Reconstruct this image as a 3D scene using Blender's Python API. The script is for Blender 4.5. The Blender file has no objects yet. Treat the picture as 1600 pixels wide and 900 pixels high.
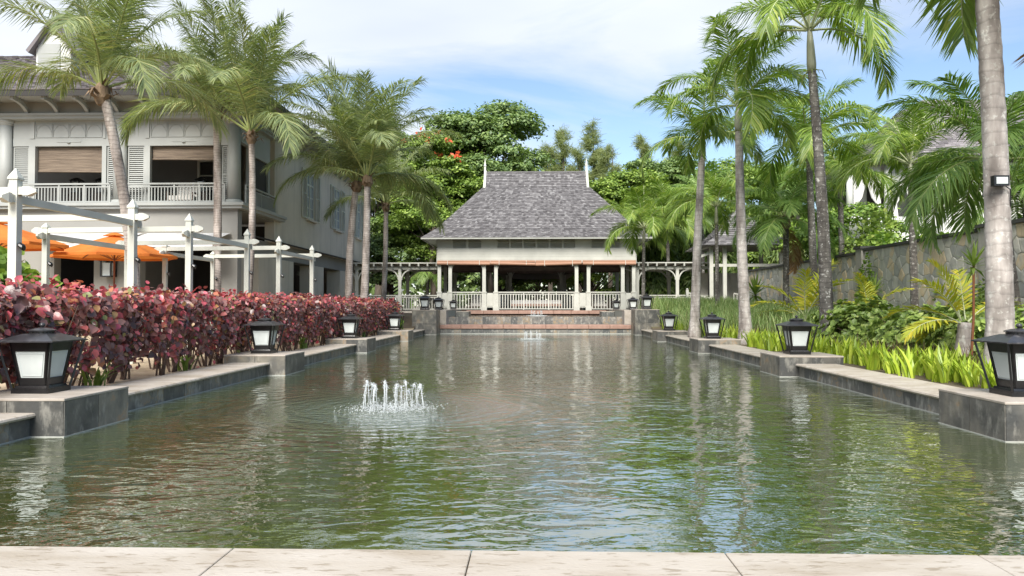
import bpy, math, random
import numpy as np
from mathutils import Vector, Matrix
R = math.radians
rng = np.random.default_rng(7)
random.seed(7)
scene = bpy.context.scene
col = scene.collection

# ------------------------------------------------------------ camera
cam_d = bpy.data.cameras.new('camera')
cam = bpy.data.objects.new('camera', cam_d); col.objects.link(cam)
cam_d.sensor_width = 36.0; cam_d.lens = 27.0
cam_d.clip_start = 0.05; cam_d.clip_end = 3000
cam.location = (0.08, 0, 1.3)
cam.rotation_euler = (R(90) + math.atan(28/1200), 0, math.atan(35/1200))
scene.camera = cam

# ------------------------------------------------------------ sky, sun, exposure
SUN_DIR = Vector((-0.12, -0.95, 0.90)).normalized()      # towards the sun
world = bpy.data.worlds.new('World'); scene.world = world
world.use_nodes = True
wn = world.node_tree.nodes; wl = world.node_tree.links
wn.clear()
def W_(t, **k):
    n = wn.new(t)
    for a, b in k.items(): setattr(n, a, b)
    return n
wo = W_('ShaderNodeOutputWorld'); bg = W_('ShaderNodeBackground'); bg.inputs['Strength'].default_value = 0.088
sky = W_('ShaderNodeTexSky', sky_type='NISHITA', sun_disc=False)
sky.sun_elevation = math.asin(SUN_DIR.z); sky.sun_rotation = math.atan2(SUN_DIR.x, SUN_DIR.y)
sky.air_density = 1.0; sky.dust_density = 0.6; sky.ozone_density = 2.0
tc = W_('ShaderNodeTexCoord')
sep = W_('ShaderNodeSeparateXYZ'); wl.new(tc.outputs['Generated'], sep.inputs[0])
den = W_('ShaderNodeMath', operation='ADD'); wl.new(sep.outputs['Z'], den.inputs[0]); den.inputs[1].default_value = 0.22
den2 = W_('ShaderNodeMath', operation='MAXIMUM'); wl.new(den.outputs[0], den2.inputs[0]); den2.inputs[1].default_value = 0.06
dx = W_('ShaderNodeMath', operation='DIVIDE'); wl.new(sep.outputs['X'], dx.inputs[0]); wl.new(den2.outputs[0], dx.inputs[1])
dy = W_('ShaderNodeMath', operation='DIVIDE'); wl.new(sep.outputs['Y'], dy.inputs[0]); wl.new(den2.outputs[0], dy.inputs[1])
cmb = W_('ShaderNodeCombineXYZ'); wl.new(dx.outputs[0], cmb.inputs[0]); wl.new(dy.outputs[0], cmb.inputs[1])
mp = W_('ShaderNodeMapping'); wl.new(cmb.outputs[0], mp.inputs[0])
mp.inputs['Rotation'].default_value = (0, 0, R(28)); mp.inputs['Scale'].default_value = (0.55, 1.0, 1.0)
mp.inputs['Location'].default_value = (3.1, 0.55, 0.0)
n1 = W_('ShaderNodeTexNoise'); n1.inputs['Scale'].default_value = 1.15; n1.inputs['Detail'].default_value = 9; n1.inputs['Roughness'].default_value = 0.56; n1.inputs['Distortion'].default_value = 0.5
wl.new(mp.outputs[0], n1.inputs['Vector'])
n2 = W_('ShaderNodeTexNoise'); n2.inputs['Scale'].default_value = 0.42; n2.inputs['Detail'].default_value = 2
wl.new(mp.outputs[0], n2.inputs['Vector'])
ad = W_('ShaderNodeMath', operation='MULTIPLY_ADD'); wl.new(n1.outputs['Fac'], ad.inputs[0]); ad.inputs[1].default_value = 1.0
n2s = W_('ShaderNodeMath', operation='MULTIPLY'); wl.new(n2.outputs['Fac'], n2s.inputs[0]); n2s.inputs[1].default_value = 0.75
wl.new(n2s.outputs[0], ad.inputs[2])
xb = W_('ShaderNodeMath', operation='MULTIPLY_ADD'); wl.new(sep.outputs['X'], xb.inputs[0]); xb.inputs[1].default_value = -0.24; wl.new(ad.outputs[0], xb.inputs[2])
cr = W_('ShaderNodeValToRGB'); wl.new(xb.outputs[0], cr.inputs[0])
cr.color_ramp.elements[0].position = 0.80; cr.color_ramp.elements[0].color = (0.03, 0.03, 0.03, 1)
cr.color_ramp.elements[1].position = 1.03; cr.color_ramp.elements[1].color = (0.92, 0.92, 0.92, 1)
# cloud brightness: broad soft shading
n3 = W_('ShaderNodeTexNoise'); n3.inputs['Scale'].default_value = 1.9; n3.inputs['Detail'].default_value = 4
wl.new(mp.outputs[0], n3.inputs['Vector'])
cc = W_('ShaderNodeValToRGB'); wl.new(n3.outputs['Fac'], cc.inputs[0])
cc.color_ramp.elements[0].position = 0.3; cc.color_ramp.elements[0].color = (4.2, 4.55, 5.3, 1)
cc.color_ramp.elements[1].position = 0.7; cc.color_ramp.elements[1].color = (5.35, 5.6, 5.95, 1)
mx = W_('ShaderNodeMix', data_type='RGBA'); wl.new(cr.outputs[0], mx.inputs[0]); wl.new(sky.outputs[0], mx.inputs[6]); wl.new(cc.outputs[0], mx.inputs[7])
wl.new(mx.outputs[2], bg.inputs['Color']); wl.new(bg.outputs[0], wo.inputs[0])
sun_d = bpy.data.lights.new('sun', 'SUN'); sun_d.energy = 3.3; sun_d.angle = R(32); sun_d.color = (1.0, 0.95, 0.88)
sun = bpy.data.objects.new('sun', sun_d); col.objects.link(sun)
sun.rotation_euler = SUN_DIR.to_track_quat('Z', 'Y').to_euler(); sun.location = (-20, -30, 60)
vs = scene.view_settings
vs.view_transform = 'Standard'; vs.look = 'None'; vs.gamma = 1.0; vs.use_curve_mapping = False
vs.exposure = 1.17
scene.cycles.max_bounces = 8; scene.cycles.diffuse_bounces = 4; scene.cycles.glossy_bounces = 4
scene.cycles.transmission_bounces = 3; scene.cycles.transparent_max_bounces = 6
scene.cycles.caustics_reflective = False; scene.cycles.caustics_refractive = False
scene.cycles.use_denoising = True

# ------------------------------------------------------------ helpers
WL = {}                                     # world location of every object
def wloc(o): return WL.get(o.name, Vector((0, 0, 0))) if o else Vector((0, 0, 0))
def tag(o, label=None, cat=None, group=None, kind=None):
    if label: o['label'] = label
    if cat: o['category'] = cat
    if group: o['group'] = group
    if kind: o['kind'] = kind
    return o
def link(o, parent=None, loc=(0, 0, 0)):
    col.objects.link(o); loc = Vector(loc); WL[o.name] = loc
    if parent: o.parent = parent
    o.location = loc - wloc(parent)
    return o
def thing(name, label, cat, loc=(0, 0, 0), group=None):
    o = bpy.data.objects.new(name, None); o.empty_display_size = 0.2
    link(o, None, loc); return tag(o, label, cat, group)
def mesh_from(name, v, f, mats, smooth=False, mi=None):
    me = bpy.data.meshes.new(name); me.from_pydata([tuple(p) for p in v], [], f)
    for m in mats: me.materials.append(m)
    if mi is not None: me.polygons.foreach_set('material_index', mi)
    if smooth: me.polygons.foreach_set('use_smooth', [True]*len(me.polygons))
    me.update(); return me
class MB:
    def __init__(s): s.v = []; s.f = []
    def add(s, v, f):
        n = len(s.v); s.v += [tuple(p) for p in v]; s.f += [tuple(i+n for i in q) for q in f]; return s
    def box(s, a, b):
        (x0, y0, z0), (x1, y1, z1) = a, b
        return s.add([(x0,y0,z0),(x1,y0,z0),(x1,y1,z0),(x0,y1,z0),(x0,y0,z1),(x1,y0,z1),(x1,y1,z1),(x0,y1,z1)],
                     [(3,2,1,0),(4,5,6,7),(0,1,5,4),(1,2,6,5),(2,3,7,6),(3,0,4,7)])
    def frustum(s, c, h0, h1, z0, z1):
        x, y = c; v = []
        for h, z in ((h0, z0), (h1, z1)):
            hx, hy = (h if isinstance(h, tuple) else (h, h))
            v += [(x-hx,y-hy,z),(x+hx,y-hy,z),(x+hx,y+hy,z),(x-hx,y+hy,z)]
        return s.add(v, [(3,2,1,0),(4,5,6,7),(0,1,5,4),(1,2,6,5),(2,3,7,6),(3,0,4,7)])
    def bar(s, p, q, w, h, up=(0, 0, 1)):          # square bar from p to q
        p, q = Vector(p), Vector(q); d = (q-p).normalized(); u = Vector(up)
        sd = d.cross(u)
        if sd.length < 1e-4: sd = d.cross(Vector((0, 1, 0)))
        sd.normalize(); u = sd.cross(d).normalized()
        v = []
        for c in (p, q):
            for a, b in ((-1,-1),(1,-1),(1,1),(-1,1)): v.append(c + sd*(a*w/2) + u*(b*h/2))
        return s.add(v, [(0,1,2,3),(7,6,5,4),(0,4,5,1),(1,5,6,2),(2,6,7,3),(3,7,4,0)])
    def tube(s, pts, rad, n=8, cap=True):
        pts = [Vector(p) for p in pts]; k = len(pts)
        if not hasattr(rad, '__len__'): rad = [rad]*k
        v = []; ref = Vector((0.3, 1, 0.1)).normalized()
        for i, p in enumerate(pts):
            d = (pts[min(i+1, k-1)] - pts[max(i-1, 0)]).normalized()
            a = d.cross(ref)
            if a.length < 1e-3: a = d.cross(Vector((1, 0, 0)))
            a.normalize(); b = d.cross(a)
            for j in range(n):
                t = 2*math.pi*j/n; v.append(p + (a*math.cos(t) + b*math.sin(t))*rad[i])
        f = [(i*n+j, i*n+(j+1)%n, (i+1)*n+(j+1)%n, (i+1)*n+j) for i in range(k-1) for j in range(n)]
        if cap: f += [tuple(range(n))[::-1], tuple(range((k-1)*n, k*n))]
        return s.add(v, f)
    def lathe(s, c, prof, n=20):                    # prof: (r, z)
        x, y = c; k = len(prof); v = []
        for r, z in prof:
            for j in range(n):
                t = 2*math.pi*j/n; v.append((x+r*math.cos(t), y+r*math.sin(t), z))
        f = [(i*n+j, i*n+(j+1)%n, (i+1)*n+(j+1)%n, (i+1)*n+j) for i in range(k-1) for j in range(n)]
        f += [tuple(range(n))[::-1], tuple(range((k-1)*n, k*n))]
        return s.add(v, f)
    def prism(s, poly, axis, a, b):                 # 2-D outline extruded along an axis
        k = len(poly)
        def p3(p, t): return {'x': (t, p[0], p[1]), 'y': (p[0], t, p[1]), 'z': (p[0], p[1], t)}[axis]
        v = [p3(p, a) for p in poly] + [p3(p, b) for p in poly]
        return s.add(v, [tuple(range(k))[::-1], tuple(range(k, 2*k))] + [(i, (i+1)%k, k+(i+1)%k, k+i) for i in range(k)])
    def build(s, name, mat, parent=None, smooth=False, loc=None, **t):
        L = Vector(loc) if loc is not None else wloc(parent)
        v = [(p[0]-L.x, p[1]-L.y, p[2]-L.z) for p in s.v]
        me = mesh_from(name, v, s.f, [mat], smooth)
        o = bpy.data.objects.new(name, me); link(o, parent, L)
        import bmesh
        bm = bmesh.new(); bm.from_mesh(me); bmesh.ops.recalc_face_normals(bm, faces=bm.faces); bm.to_mesh(me); bm.free()
        if smooth: me.polygons.foreach_set('use_smooth', [True]*len(me.polygons))
        if t: tag(o, **t)
        return o
BOXES = {}
def piece(name, parent, c, d, mat, bev=0.0, rot=None):   # shared-mesh block, centre c, size d
    key = (name, tuple(round(x, 3) for x in d), mat.name, bev)
    if key not in BOXES:
        m = MB(); x, y, z = (t/2 for t in d)
        if bev > 0:
            b = bev
            v = [];
            for zz in (-z, z):
                pass
            m.add([(-x+b,-y,-z+b),(x-b,-y,-z+b),(x-b,-y,z-b),(-x+b,-y,z-b),
                   (-x+b,y,-z+b),(x-b,y,-z+b),(x-b,y,z-b),(-x+b,y,z-b),
                   (-x,-y+b,-z+b),(-x,y-b,-z+b),(-x,y-b,z-b),(-x,-y+b,z-b),
                   (x,-y+b,-z+b),(x,y-b,-z+b),(x,y-b,z-b),(x,-y+b,z-b),
                   (-x+b,-y+b,-z),(x-b,-y+b,-z),(x-b,y-b,-z),(-x+b,y-b,-z),
                   (-x+b,-y+b,z),(x-b,-y+b,z),(x-b,y-b,z),(-x+b,y-b,z)],
                  [(0,1,2,3),(5,4,7,6),(9,8,11,10),(12,13,14,15),(19,18,17,16),(20,21,22,23),
                   (3,2,21,20),(0,16,17,1),(6,7,23,22),(4,5,18,19),(8,0,3,11),(1,12,15,2),(4,9,10,7),(13,5,6,14),
                   (11,20,23,10),(8,9,19,16),(15,14,22,21),(12,17,18,13),
                   (3,20,11),(2,15,21),(0,8,16),(1,17,12),(7,10,23),(6,22,14),(4,19,9),(5,13,18)])
        else: m.box((-x,-y,-z),(x,y,z))
        BOXES[key] = mesh_from(name, m.v, m.f, [mat])
    o = bpy.data.objects.new(name, BOXES[key]); link(o, parent, c)
    if rot: o.rotation_euler = rot
    return o
def inst(name, me, parent, loc, rot=None, sc=None):
    o = bpy.data.objects.new(name, me); link(o, parent, loc)
    if rot is not None: o.rotation_euler = rot
    if sc is not None: o.scale = (sc,)*3 if not hasattr(sc, '__len__') else sc
    return o
def copy_tree(o, loc=None, parent=None, label=None, rz=None, sc=None):
    c = o.copy(); col.objects.link(c); c.parent = parent
    if loc is not None: c.location = loc; WL[c.name] = Vector(loc)
    if label: c['label'] = label
    if rz is not None: c.rotation_euler.z = rz
    if sc is not None: c.scale = (sc,)*3
    for ch in list(o.children): copy_tree(ch, None, c)
    return c
def norm(a): return a/np.maximum(np.linalg.norm(a, axis=-1, keepdims=True), 1e-9)
def scatter(name, tv, tf, pos, ax, up, size, mat, parent=None, kind=None, smooth=False):
    """many leaf templates in one mesh; template x runs along ax, z along up"""
    tv = np.asarray(tv, float); pos = np.asarray(pos, float); N = len(pos)
    ax = norm(np.asarray(ax, float)); sd = norm(np.cross(np.asarray(up, float), ax)); uz = np.cross(ax, sd)
    size = np.broadcast_to(np.asarray(size, float).reshape(-1, 1, 1) if np.ndim(size) else np.full((1, 1, 1), size), (N, 1, 1))
    v = (tv[None, :, 0:1]*ax[:, None] + tv[None, :, 1:2]*sd[:, None] + tv[None, :, 2:3]*uz[:, None])*size + pos[:, None]
    L = np.array(wloc(parent)); v = (v - L).reshape(-1, 3)
    k = len(tv); fl = []; ls = []
    base = np.concatenate([np.array(q) for q in tf]); tot = np.array([len(q) for q in tf])
    li = (base[None] + (np.arange(N)*k)[:, None]).ravel().astype(np.int32)
    lt = np.tile(tot, N).astype(np.int32); st = np.concatenate([[0], np.cumsum(lt)[:-1]]).astype(np.int32)
    me = bpy.data.meshes.new(name); me.vertices.add(len(v)); me.vertices.foreach_set('co', v.ravel().astype(np.float32))
    me.loops.add(len(li)); me.loops.foreach_set('vertex_index', li)
    me.polygons.add(len(lt)); me.polygons.foreach_set('loop_start', st); me.polygons.foreach_set('loop_total', lt)
    if smooth: me.polygons.foreach_set('use_smooth', np.ones(len(lt), bool))
    me.materials.append(mat); me.update(calc_edges=True)
    o = bpy.data.objects.new(name, me); link(o, parent, L)
    if kind: o['kind'] = kind
    return o
def sphere_dirs(n):
    d = rng.normal(size=(n, 3)); return norm(d)

# ------------------------------------------------------------ materials
def ramp(nt, stops):
    r = nt.nodes.new('ShaderNodeValToRGB'); e = r.color_ramp.elements
    while len(e) < len(stops): e.new(0.5)
    for i, (p, c) in enumerate(stops): e[i].position = p; e[i].color = (*c, 1)
    return r
def pm(name, stops, rough=0.6, scale=4.0, detail=5, src='noise', bump=0.0, bscale=None, stretch=(1, 1, 1), metal=0.0,
       translucent=0.0, tcol=None, spec=0.5, grime=None, mixnoise=0.0):
    """stops: colour ramp; src: what drives it: noise | island | object"""
    m = bpy.data.materials.new(name); m.use_nodes = True; nt = m.node_tree; N = nt.nodes; L = nt.links
    b = N['Principled BSDF']; b.inputs['Roughness'].default_value = rough; b.inputs['Metallic'].default_value = metal
    b.inputs['Specular IOR Level'].default_value = spec
    co = N.new('ShaderNodeTexCoord'); g = N.new('ShaderNodeNewGeometry')
    mp = N.new('ShaderNodeMapping'); mp.inputs['Scale'].default_value = stretch
    L.new(g.outputs['Position'], mp.inputs[0])
    nz = N.new('ShaderNodeTexNoise'); nz.inputs['Scale'].default_value = scale; nz.inputs['Detail'].default_value = detail
    L.new(mp.outputs[0], nz.inputs['Vector'])
    r = ramp(nt, stops)
    if src == 'noise': fac = nz.outputs['Fac']
    else:
        if src == 'island': fac = g.outputs['Random Per Island']
        else: oi = N.new('ShaderNodeObjectInfo'); fac = oi.outputs['Random']
        if mixnoise:
            ma = N.new('ShaderNodeMath'); ma.operation = 'MULTIPLY_ADD'; ma.inputs[1].default_value = mixnoise
            su = N.new('ShaderNodeMath'); su.operation = 'SUBTRACT'; L.new(nz.outputs['Fac'], su.inputs[0]); su.inputs[1].default_value = 0.5
            L.new(su.outputs[0], ma.inputs[0]); L.new(fac, ma.inputs[2]); fac = ma.outputs[0]
    L.new(fac, r.inputs[0]); colr = r.outputs[0]
    if grime:                                        # (scale, stretch, lo, hi, colour, amount)
        mp2 = N.new('ShaderNodeMapping'); mp2.inputs['Scale'].default_value = grime[1]; L.new(g.outputs['Position'], mp2.inputs[0])
        n2 = N.new('ShaderNodeTexNoise'); n2.inputs['Scale'].default_value = grime[0]; n2.inputs['Detail'].default_value = 6; n2.inputs['Roughness'].default_value = 0.62
        L.new(mp2.outputs[0], n2.inputs['Vector'])
        mr = N.new('ShaderNodeMapRange'); mr.inputs[1].default_value = grime[2]; mr.inputs[2].default_value = grime[3]; mr.inputs[4].default_value = grime[5]
        L.new(n2.outputs['Fac'], mr.inputs[0])
        mi = N.new('ShaderNodeMix'); mi.data_type = 'RGBA'; L.new(mr.outputs[0], mi.inputs[0]); L.new(colr, mi.inputs[6]); mi.inputs[7].default_value = (*grime[4], 1)
        colr = mi.outputs[2]
    L.new(colr, b.inputs['Base Color'])
    if bump:
        bn = N.new('ShaderNodeTexNoise'); bn.inputs['Scale'].default_value = bscale or scale*4; bn.inputs['Detail'].default_value = 4
        L.new(mp.outputs[0], bn.inputs['Vector'])
        bp = N.new('ShaderNodeBump'); bp.inputs['Strength'].default_value = 0.7; bp.inputs['Distance'].default_value = bump
        L.new(bn.outputs['Fac'], bp.inputs['Height']); L.new(bp.outputs[0], b.inputs['Normal'])
    if translucent:
        t = N.new('ShaderNodeBsdfTranslucent'); ms = N.new('ShaderNodeMixShader'); ms.inputs[0].default_value = translucent
        if tcol:
            mm = N.new('ShaderNodeMix'); mm.data_type = 'RGBA'; mm.blend_type = 'MULTIPLY'; mm.inputs[0].default_value = 1
            L.new(colr, mm.inputs[6]); mm.inputs[7].default_value = (*tcol, 1); L.new(mm.outputs[2], t.inputs[0])
        else: L.new(colr, t.inputs[0])
        L.new(b.outputs[0], ms.inputs[1]); L.new(t.outputs[0], ms.inputs[2]); L.new(ms.outputs[0], N['Material Output'].inputs[0])
    return m
def flat(name, c, rough=0.5, **k): 
    d = tuple(x*0.86 for x in c); u = tuple(min(1, x*1.08) for x in c)
    return pm(name, [(0.3, d), (0.7, u)], rough, **k)
M = {}
M['white'] = flat('cream_white_paint', (0.55, 0.555, 0.49), 0.45, scale=1.7, grime=(3.0, (1, 1, .35), .55, .8, (.42, .42, .36), .35))
M['pav_white'] = flat('pavilion_paint', (0.47, 0.47, 0.42), 0.5, scale=1.2, grime=(2.0, (1, 1, .3), .55, .8, (.38, .38, .32), .35))
M['trim'] = flat('hotel_trim_paint', (0.335, 0.35, 0.335), 0.55, scale=1.0, grime=(1.6, (1, 1, .25), .52, .8, (.36, .36, .33), .45))
M['render'] = flat('hotel_render_shade_lift', (0.58, 0.53, 0.44), 0.85, scale=0.6, grime=(1.5, (1, 1, .12), .5, .75, (.24, .225, .19), .5), bump=0.003, bscale=60)  # pool-side copy: colour lifted to make up for light these walls miss
M['render2'] = flat('hotel_front_render', (0.265, 0.26, 0.24), 0.85, scale=0.6, grime=(1.4, (1, 1, .15), .52, .8, (.27, .26, .23), .4), bump=0.003, bscale=60)  # darker copy of the same render for the sunlit front
M['inner'] = flat('shaded_inner_wall', (0.17, 0.165, 0.155), 0.8, scale=1)  # the loggia's lack of light is put into this grey
M['dark'] = flat('painted_dark_interior', (0.030, 0.028, 0.026), 0.8, scale=1)  # near-black colour paints in the gloom of rooms and openings; also dark parts
M['shingle'] = pm('weathered_shingle', [(0, (.085, .08, .082)), (.25, (.125, .119, .121)), (.75, (.17, .163, .165)), (1, (.25, .243, .243))], 0.8, src='island', scale=1.2, mixnoise=0.5, bump=0.004, bscale=30)
M['hshingle'] = pm('hotel_shingle', [(0, (.08, .07, .075)), (.5, (.15, .135, .14)), (1, (.25, .23, .235))], 0.85, src='island', scale=0.6, mixnoise=0.8)
M['vshingle'] = pm('villa_shingle', [(0, (.11, .10, .105)), (.5, (.19, .175, .18)), (1, (.29, .27, .275))], 0.85, src='island', scale=0.6, mixnoise=0.6)
M['bamboo'] = pm('bamboo_blind', [(.3, (.085, .062, .044)), (.5, (.165, .125, .09)), (.7, (.25, .195, .14))], 0.7, scale=26, stretch=(.06, .06, 2.2), detail=4)
M['terra'] = pm('rolled_timber_blind', [(.25, (.25, .125, .075)), (.75, (.40, .225, .145))], 0.6, scale=18, stretch=(.05, 1, 2), detail=3)
M['brickedge'] = pm('terracotta_step', [(.25, (.26, .15, .115)), (.75, (.37, .235, .185))], 0.65, scale=6, detail=5)
M['orange'] = pm('orange_canvas', [(.3, (.66, .185, .03)), (.7, (.78, .26, .05))], 0.8, scale=2, translucent=0.35)
M['awning'] = flat('white_awning', (0.66, 0.66, 0.67), 0.8, scale=2, translucent=0.25)
M['pole'] = flat('brown_pole', (0.22, 0.085, 0.04), 0.5, scale=5)
M['black'] = pm('black_metal', [(.3, (.006, .006, .007)), (.7, (.015, .0145, .015))], 0.30, scale=9, bump=0.0015, bscale=50, grime=(7, (1, 1, 1), .60, .8, (.06, .057, .054), .4))
M['blacktop'] = pm('black_metal_highlit', [(.3, (.018, .018, .020)), (.7, (.045, .044, .048))], 0.3, scale=7, grime=(12, (1, 1, 1), .55, .75, (.16, .15, .15), .55))  # lighter copy of the black metal, roof highlights put into the colour
M['frost'] = flat('frosted_glass', (0.56, 0.60, 0.585), 0.22, scale=3)
M['slate'] = pm('slate_tile', [(0, (.065, .069, .067)), (.45, (.115, .115, .107)), (.72, (.17, .162, .142)), (.86, (.15, .145, .13)), (.93, (.27, .195, .105)), (1, (.21, .185, .15))], 0.5, src='object', scale=6, mixnoise=1.6, bump=0.012, bscale=12,
                grime=(7.0, (1, 1, .5), .52, .64, (.38, .37, .33), .6))
M['pslate'] = pm('pedestal_slate', [(0, (.055, .056, .053)), (.5, (.115, .11, .096)), (.85, (.20, .182, .145)), (.95, (.28, .19, .11)), (1, (.24, .205, .16))], 0.5, src='object', scale=3.2, mixnoise=2.2, bump=0.015, bscale=9,
                grime=(5.0, (1.4, 1.4, .6), .53, .66, (.36, .345, .30), .5))
M['grout'] = flat('grout', (0.34, 0.33, 0.30), 0.8, scale=9)
M['lime'] = flat('limescale', (0.42, 0.43, 0.39), 0.8, scale=20)
M['trav'] = pm('travertine', [(.28, (.31, .26, .195)), (.46, (.41, .365, .305)), (.7, (.48, .44, .385))], 0.6, scale=3.2, stretch=(.5, 1.4, 1), detail=9, bump=0.004, bscale=70,
               grime=(26, (.35, 1.3, 1), .56, .63, (.21, .165, .11), .65))
M['capstone'] = pm('pedestal_capstone', [(.25, (.30, .26, .21)), (.5, (.385, .34, .29)), (.75, (.45, .405, .355))], 0.65, scale=4, detail=8, grime=(5, (1, 1, 1), .5, .72, (.26, .235, .2), .5))
M['wallstone'] = pm('garden_wall_stone', [(0, (.349, .354, .337)), (.35, (.491, .482, .447)), (.72, (.613, .587, .525)), (.88, (.683, .543, .368)), (1, (.595, .498, .368))], 0.85, src='object', scale=5, mixnoise=0.5, bump=0.015, bscale=9, grime=(2.2, (1, 1, .4), .52, .72, (.11, .11, .10), .5))
M['wallstone2'] = pm('garden_wall_stone_far', [(0, (.349, .354, .337)), (.35, (.491, .482, .447)), (.72, (.613, .587, .525)), (.88, (.683, .543, .368)), (1, (.595, .498, .368))], 0.85, src='island', scale=5, mixnoise=0.5, bump=0.015, bscale=9, grime=(2.2, (1, 1, .4), .52, .72, (.11, .11, .10), .5))
M['mortar'] = flat('mortar', (0.38, 0.365, 0.33), 0.9, scale=5)
M['wallcap'] = flat('wall_cap', (0.06, 0.06, 0.056), 0.8, scale=4)
M['soil'] = pm('garden_soil', [(.3, (.07, .055, .035)), (.6, (.13, .10, .065)), (.8, (.10, .12, .04))], 0.95, scale=1.3, detail=8, bump=0.03, bscale=8)
M['sand'] = pm('sandy_bed', [(.25, (.34, .26, .16)), (.6, (.50, .40, .27)), (.8, (.58, .48, .34))], 0.95, scale=2.2, detail=9, bump=0.02, bscale=14, grime=(18, (1, 1, 1), .62, .7, (.12, .08, .05), .8))
M['paving'] = pm('paving', [(.3, (.42, .39, .34)), (.7, (.55, .51, .45))], 0.8, scale=2)
M['villa'] = flat('villa_wall', (0.62, 0.63, 0.60), 0.7, scale=0.7)
M['linen'] = flat('white_linen', (0.78, 0.78, 0.76), 0.85, scale=4, translucent=0.25)
M['cushion'] = flat('cushion', (0.62, 0.60, 0.56), 0.9, scale=6)
M['timber'] = pm('dark_timber', [(.3, (.05, .03, .02)), (.7, (.10, .06, .04))], 0.6, scale=5)
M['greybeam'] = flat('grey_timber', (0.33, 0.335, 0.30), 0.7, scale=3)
M['winglass'] = flat('window_glass', (0.30, 0.34, 0.37), 0.08, scale=1)
M['bark'] = pm('tree_bark', [(.3, (.06, .045, .033)), (.7, (.17, .14, .11))], 0.9, scale=5, stretch=(1, 1, .3), bump=0.03, bscale=9)
def trunk_mat(name, lo, hi, spot, ring, amount, rs=.55):
    m = pm(name, [(.28, lo), (.72, hi)], 0.9, scale=6, stretch=(1, 1, .5), detail=7, bump=0.012, bscale=24,
           grime=(13, (1, 1, 1), .56, .64, spot, amount))
    nt = m.node_tree; N = nt.nodes; L = nt.links; b = N['Principled BSDF']
    src = b.inputs['Base Color'].links[0].from_socket
    g = N.new('ShaderNodeNewGeometry'); s = N.new('ShaderNodeSeparateXYZ'); L.new(g.outputs['Position'], s.inputs[0])
    nz = N.new('ShaderNodeTexNoise'); nz.inputs['Scale'].default_value = 3.0; L.new(g.outputs['Position'], nz.inputs['Vector'])
    a = N.new('ShaderNodeMath'); a.operation = 'MULTIPLY_ADD'; L.new(nz.outputs['Fac'], a.inputs[0]); a.inputs[1].default_value = 0.16; L.new(s.outputs['Z'], a.inputs[2])
    w = N.new('ShaderNodeMath'); w.operation = 'MULTIPLY'; L.new(a.outputs[0], w.inputs[0]); w.inputs[1].default_value = 1/ring
    fr = N.new('ShaderNodeMath'); fr.operation = 'FRACT'; L.new(w.outputs[0], fr.inputs[0])
    rr = ramp(nt, [(0.0, (rs,)*3), (.12, (rs+.12,)*3), (.26, (1, 1, 1)), (1, (.95, .95, .95))]); L.new(fr.outputs[0], rr.inputs[0])
    # dark, weather-stained patches running down the stem
    n4 = N.new('ShaderNodeTexNoise'); n4.inputs['Scale'].default_value = 2.1; n4.inputs['Detail'].default_value = 4
    m4 = N.new('ShaderNodeMapping'); m4.inputs['Scale'].default_value = (2.2, 2.2, .45); L.new(g.outputs['Position'], m4.inputs[0]); L.new(m4.outputs[0], n4.inputs['Vector'])
    r4 = ramp(nt, [(.36, (.45, .43, .42)), (.58, (1, 1, 1))]); L.new(n4.outputs['Fac'], r4.inputs[0])
    mu = N.new('ShaderNodeMix'); mu.data_type = 'RGBA'; mu.blend_type = 'MULTIPLY'; mu.inputs[0].default_value = 1; L.new(src, mu.inputs[6]); L.new(rr.outputs[0], mu.inputs[7])
    mv = N.new('ShaderNodeMix'); mv.data_type = 'RGBA'; mv.blend_type = 'MULTIPLY'; mv.inputs[0].default_value = 1; L.new(mu.outputs[2], mv.inputs[6]); L.new(r4.outputs[0], mv.inputs[7])
    L.new(mv.outputs[2], b.inputs['Base Color']); return m
M['ctrunk'] = trunk_mat('coconut_trunk', (.27, .23, .20), (.54, .48, .44), (.62, .58, .53), .085, .6)
M['ptrunk'] = trunk_mat('palm_trunk', (.32, .29, .265), (.60, .55, .51), (.68, .67, .62), .17, .85, .72)
M['ptrunkd'] = trunk_mat('palm_trunk_dark', (.085, .078, .07), (.20, .185, .165), (.58, .57, .53), .12, .85)
M['shaft'] = pm('crownshaft', [(.3, (.22, .23, .16)), (.7, (.38, .38, .29))], 0.5, scale=5, stretch=(1, 1, .3))
M['fibre'] = pm('palm_fibre', [(.25, (.075, .05, .032)), (.75, (.27, .19, .12))], 0.9, scale=9, stretch=(1, 1, .4), bump=0.02, bscale=30)
def leafm(name, stops, rough=0.5, tr=0.3, **k): return pm(name, stops, rough, src='island', translucent=tr, tcol=(1.15, 1.25, .55), **k)
M['coco'] = leafm('coconut_leaf', [(0, (.146, .193, .090)), (.5, (.233, .286, .129)), (.9, (.346, .386, .170)), (1, (.484, .432, .233))], 0.42, tr=.35)
M['rachis'] = flat('frond_rib', (0.25, 0.29, 0.10), 0.5, scale=3)
M['rachisw'] = flat('pale_frond_rib', (0.40, 0.43, 0.25), 0.5, scale=3)
M['palm'] = leafm('palm_leaf', [(0, (.125, .212, .040)), (.5, (.217, .322, .064)), (.85, (.335, .439, .091)), (1, (.485, .527, .136))], 0.4, tr=.4)
M['palmd'] = leafm('palm_leaf_dark', [(0, (.116, .213, .054)), (.5, (.200, .321, .080)), (1, (.335, .456, .121))], 0.45, tr=.35)
M['palmy'] = leafm('palm_leaf_yellow', [(0, (.308, .389, .040)), (.5, (.495, .497, .050)), (1, (.682, .562, .060))], 0.5)
M['dead'] = leafm('dead_frond', [(0, (.20, .11, .05)), (1, (.40, .25, .12))], 0.8)
M['lily'] = leafm('lily_leaf', [(0, (.207, .314, .030)), (.5, (.354, .470, .045)), (1, (.525, .605, .090))], 0.4)
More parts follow.
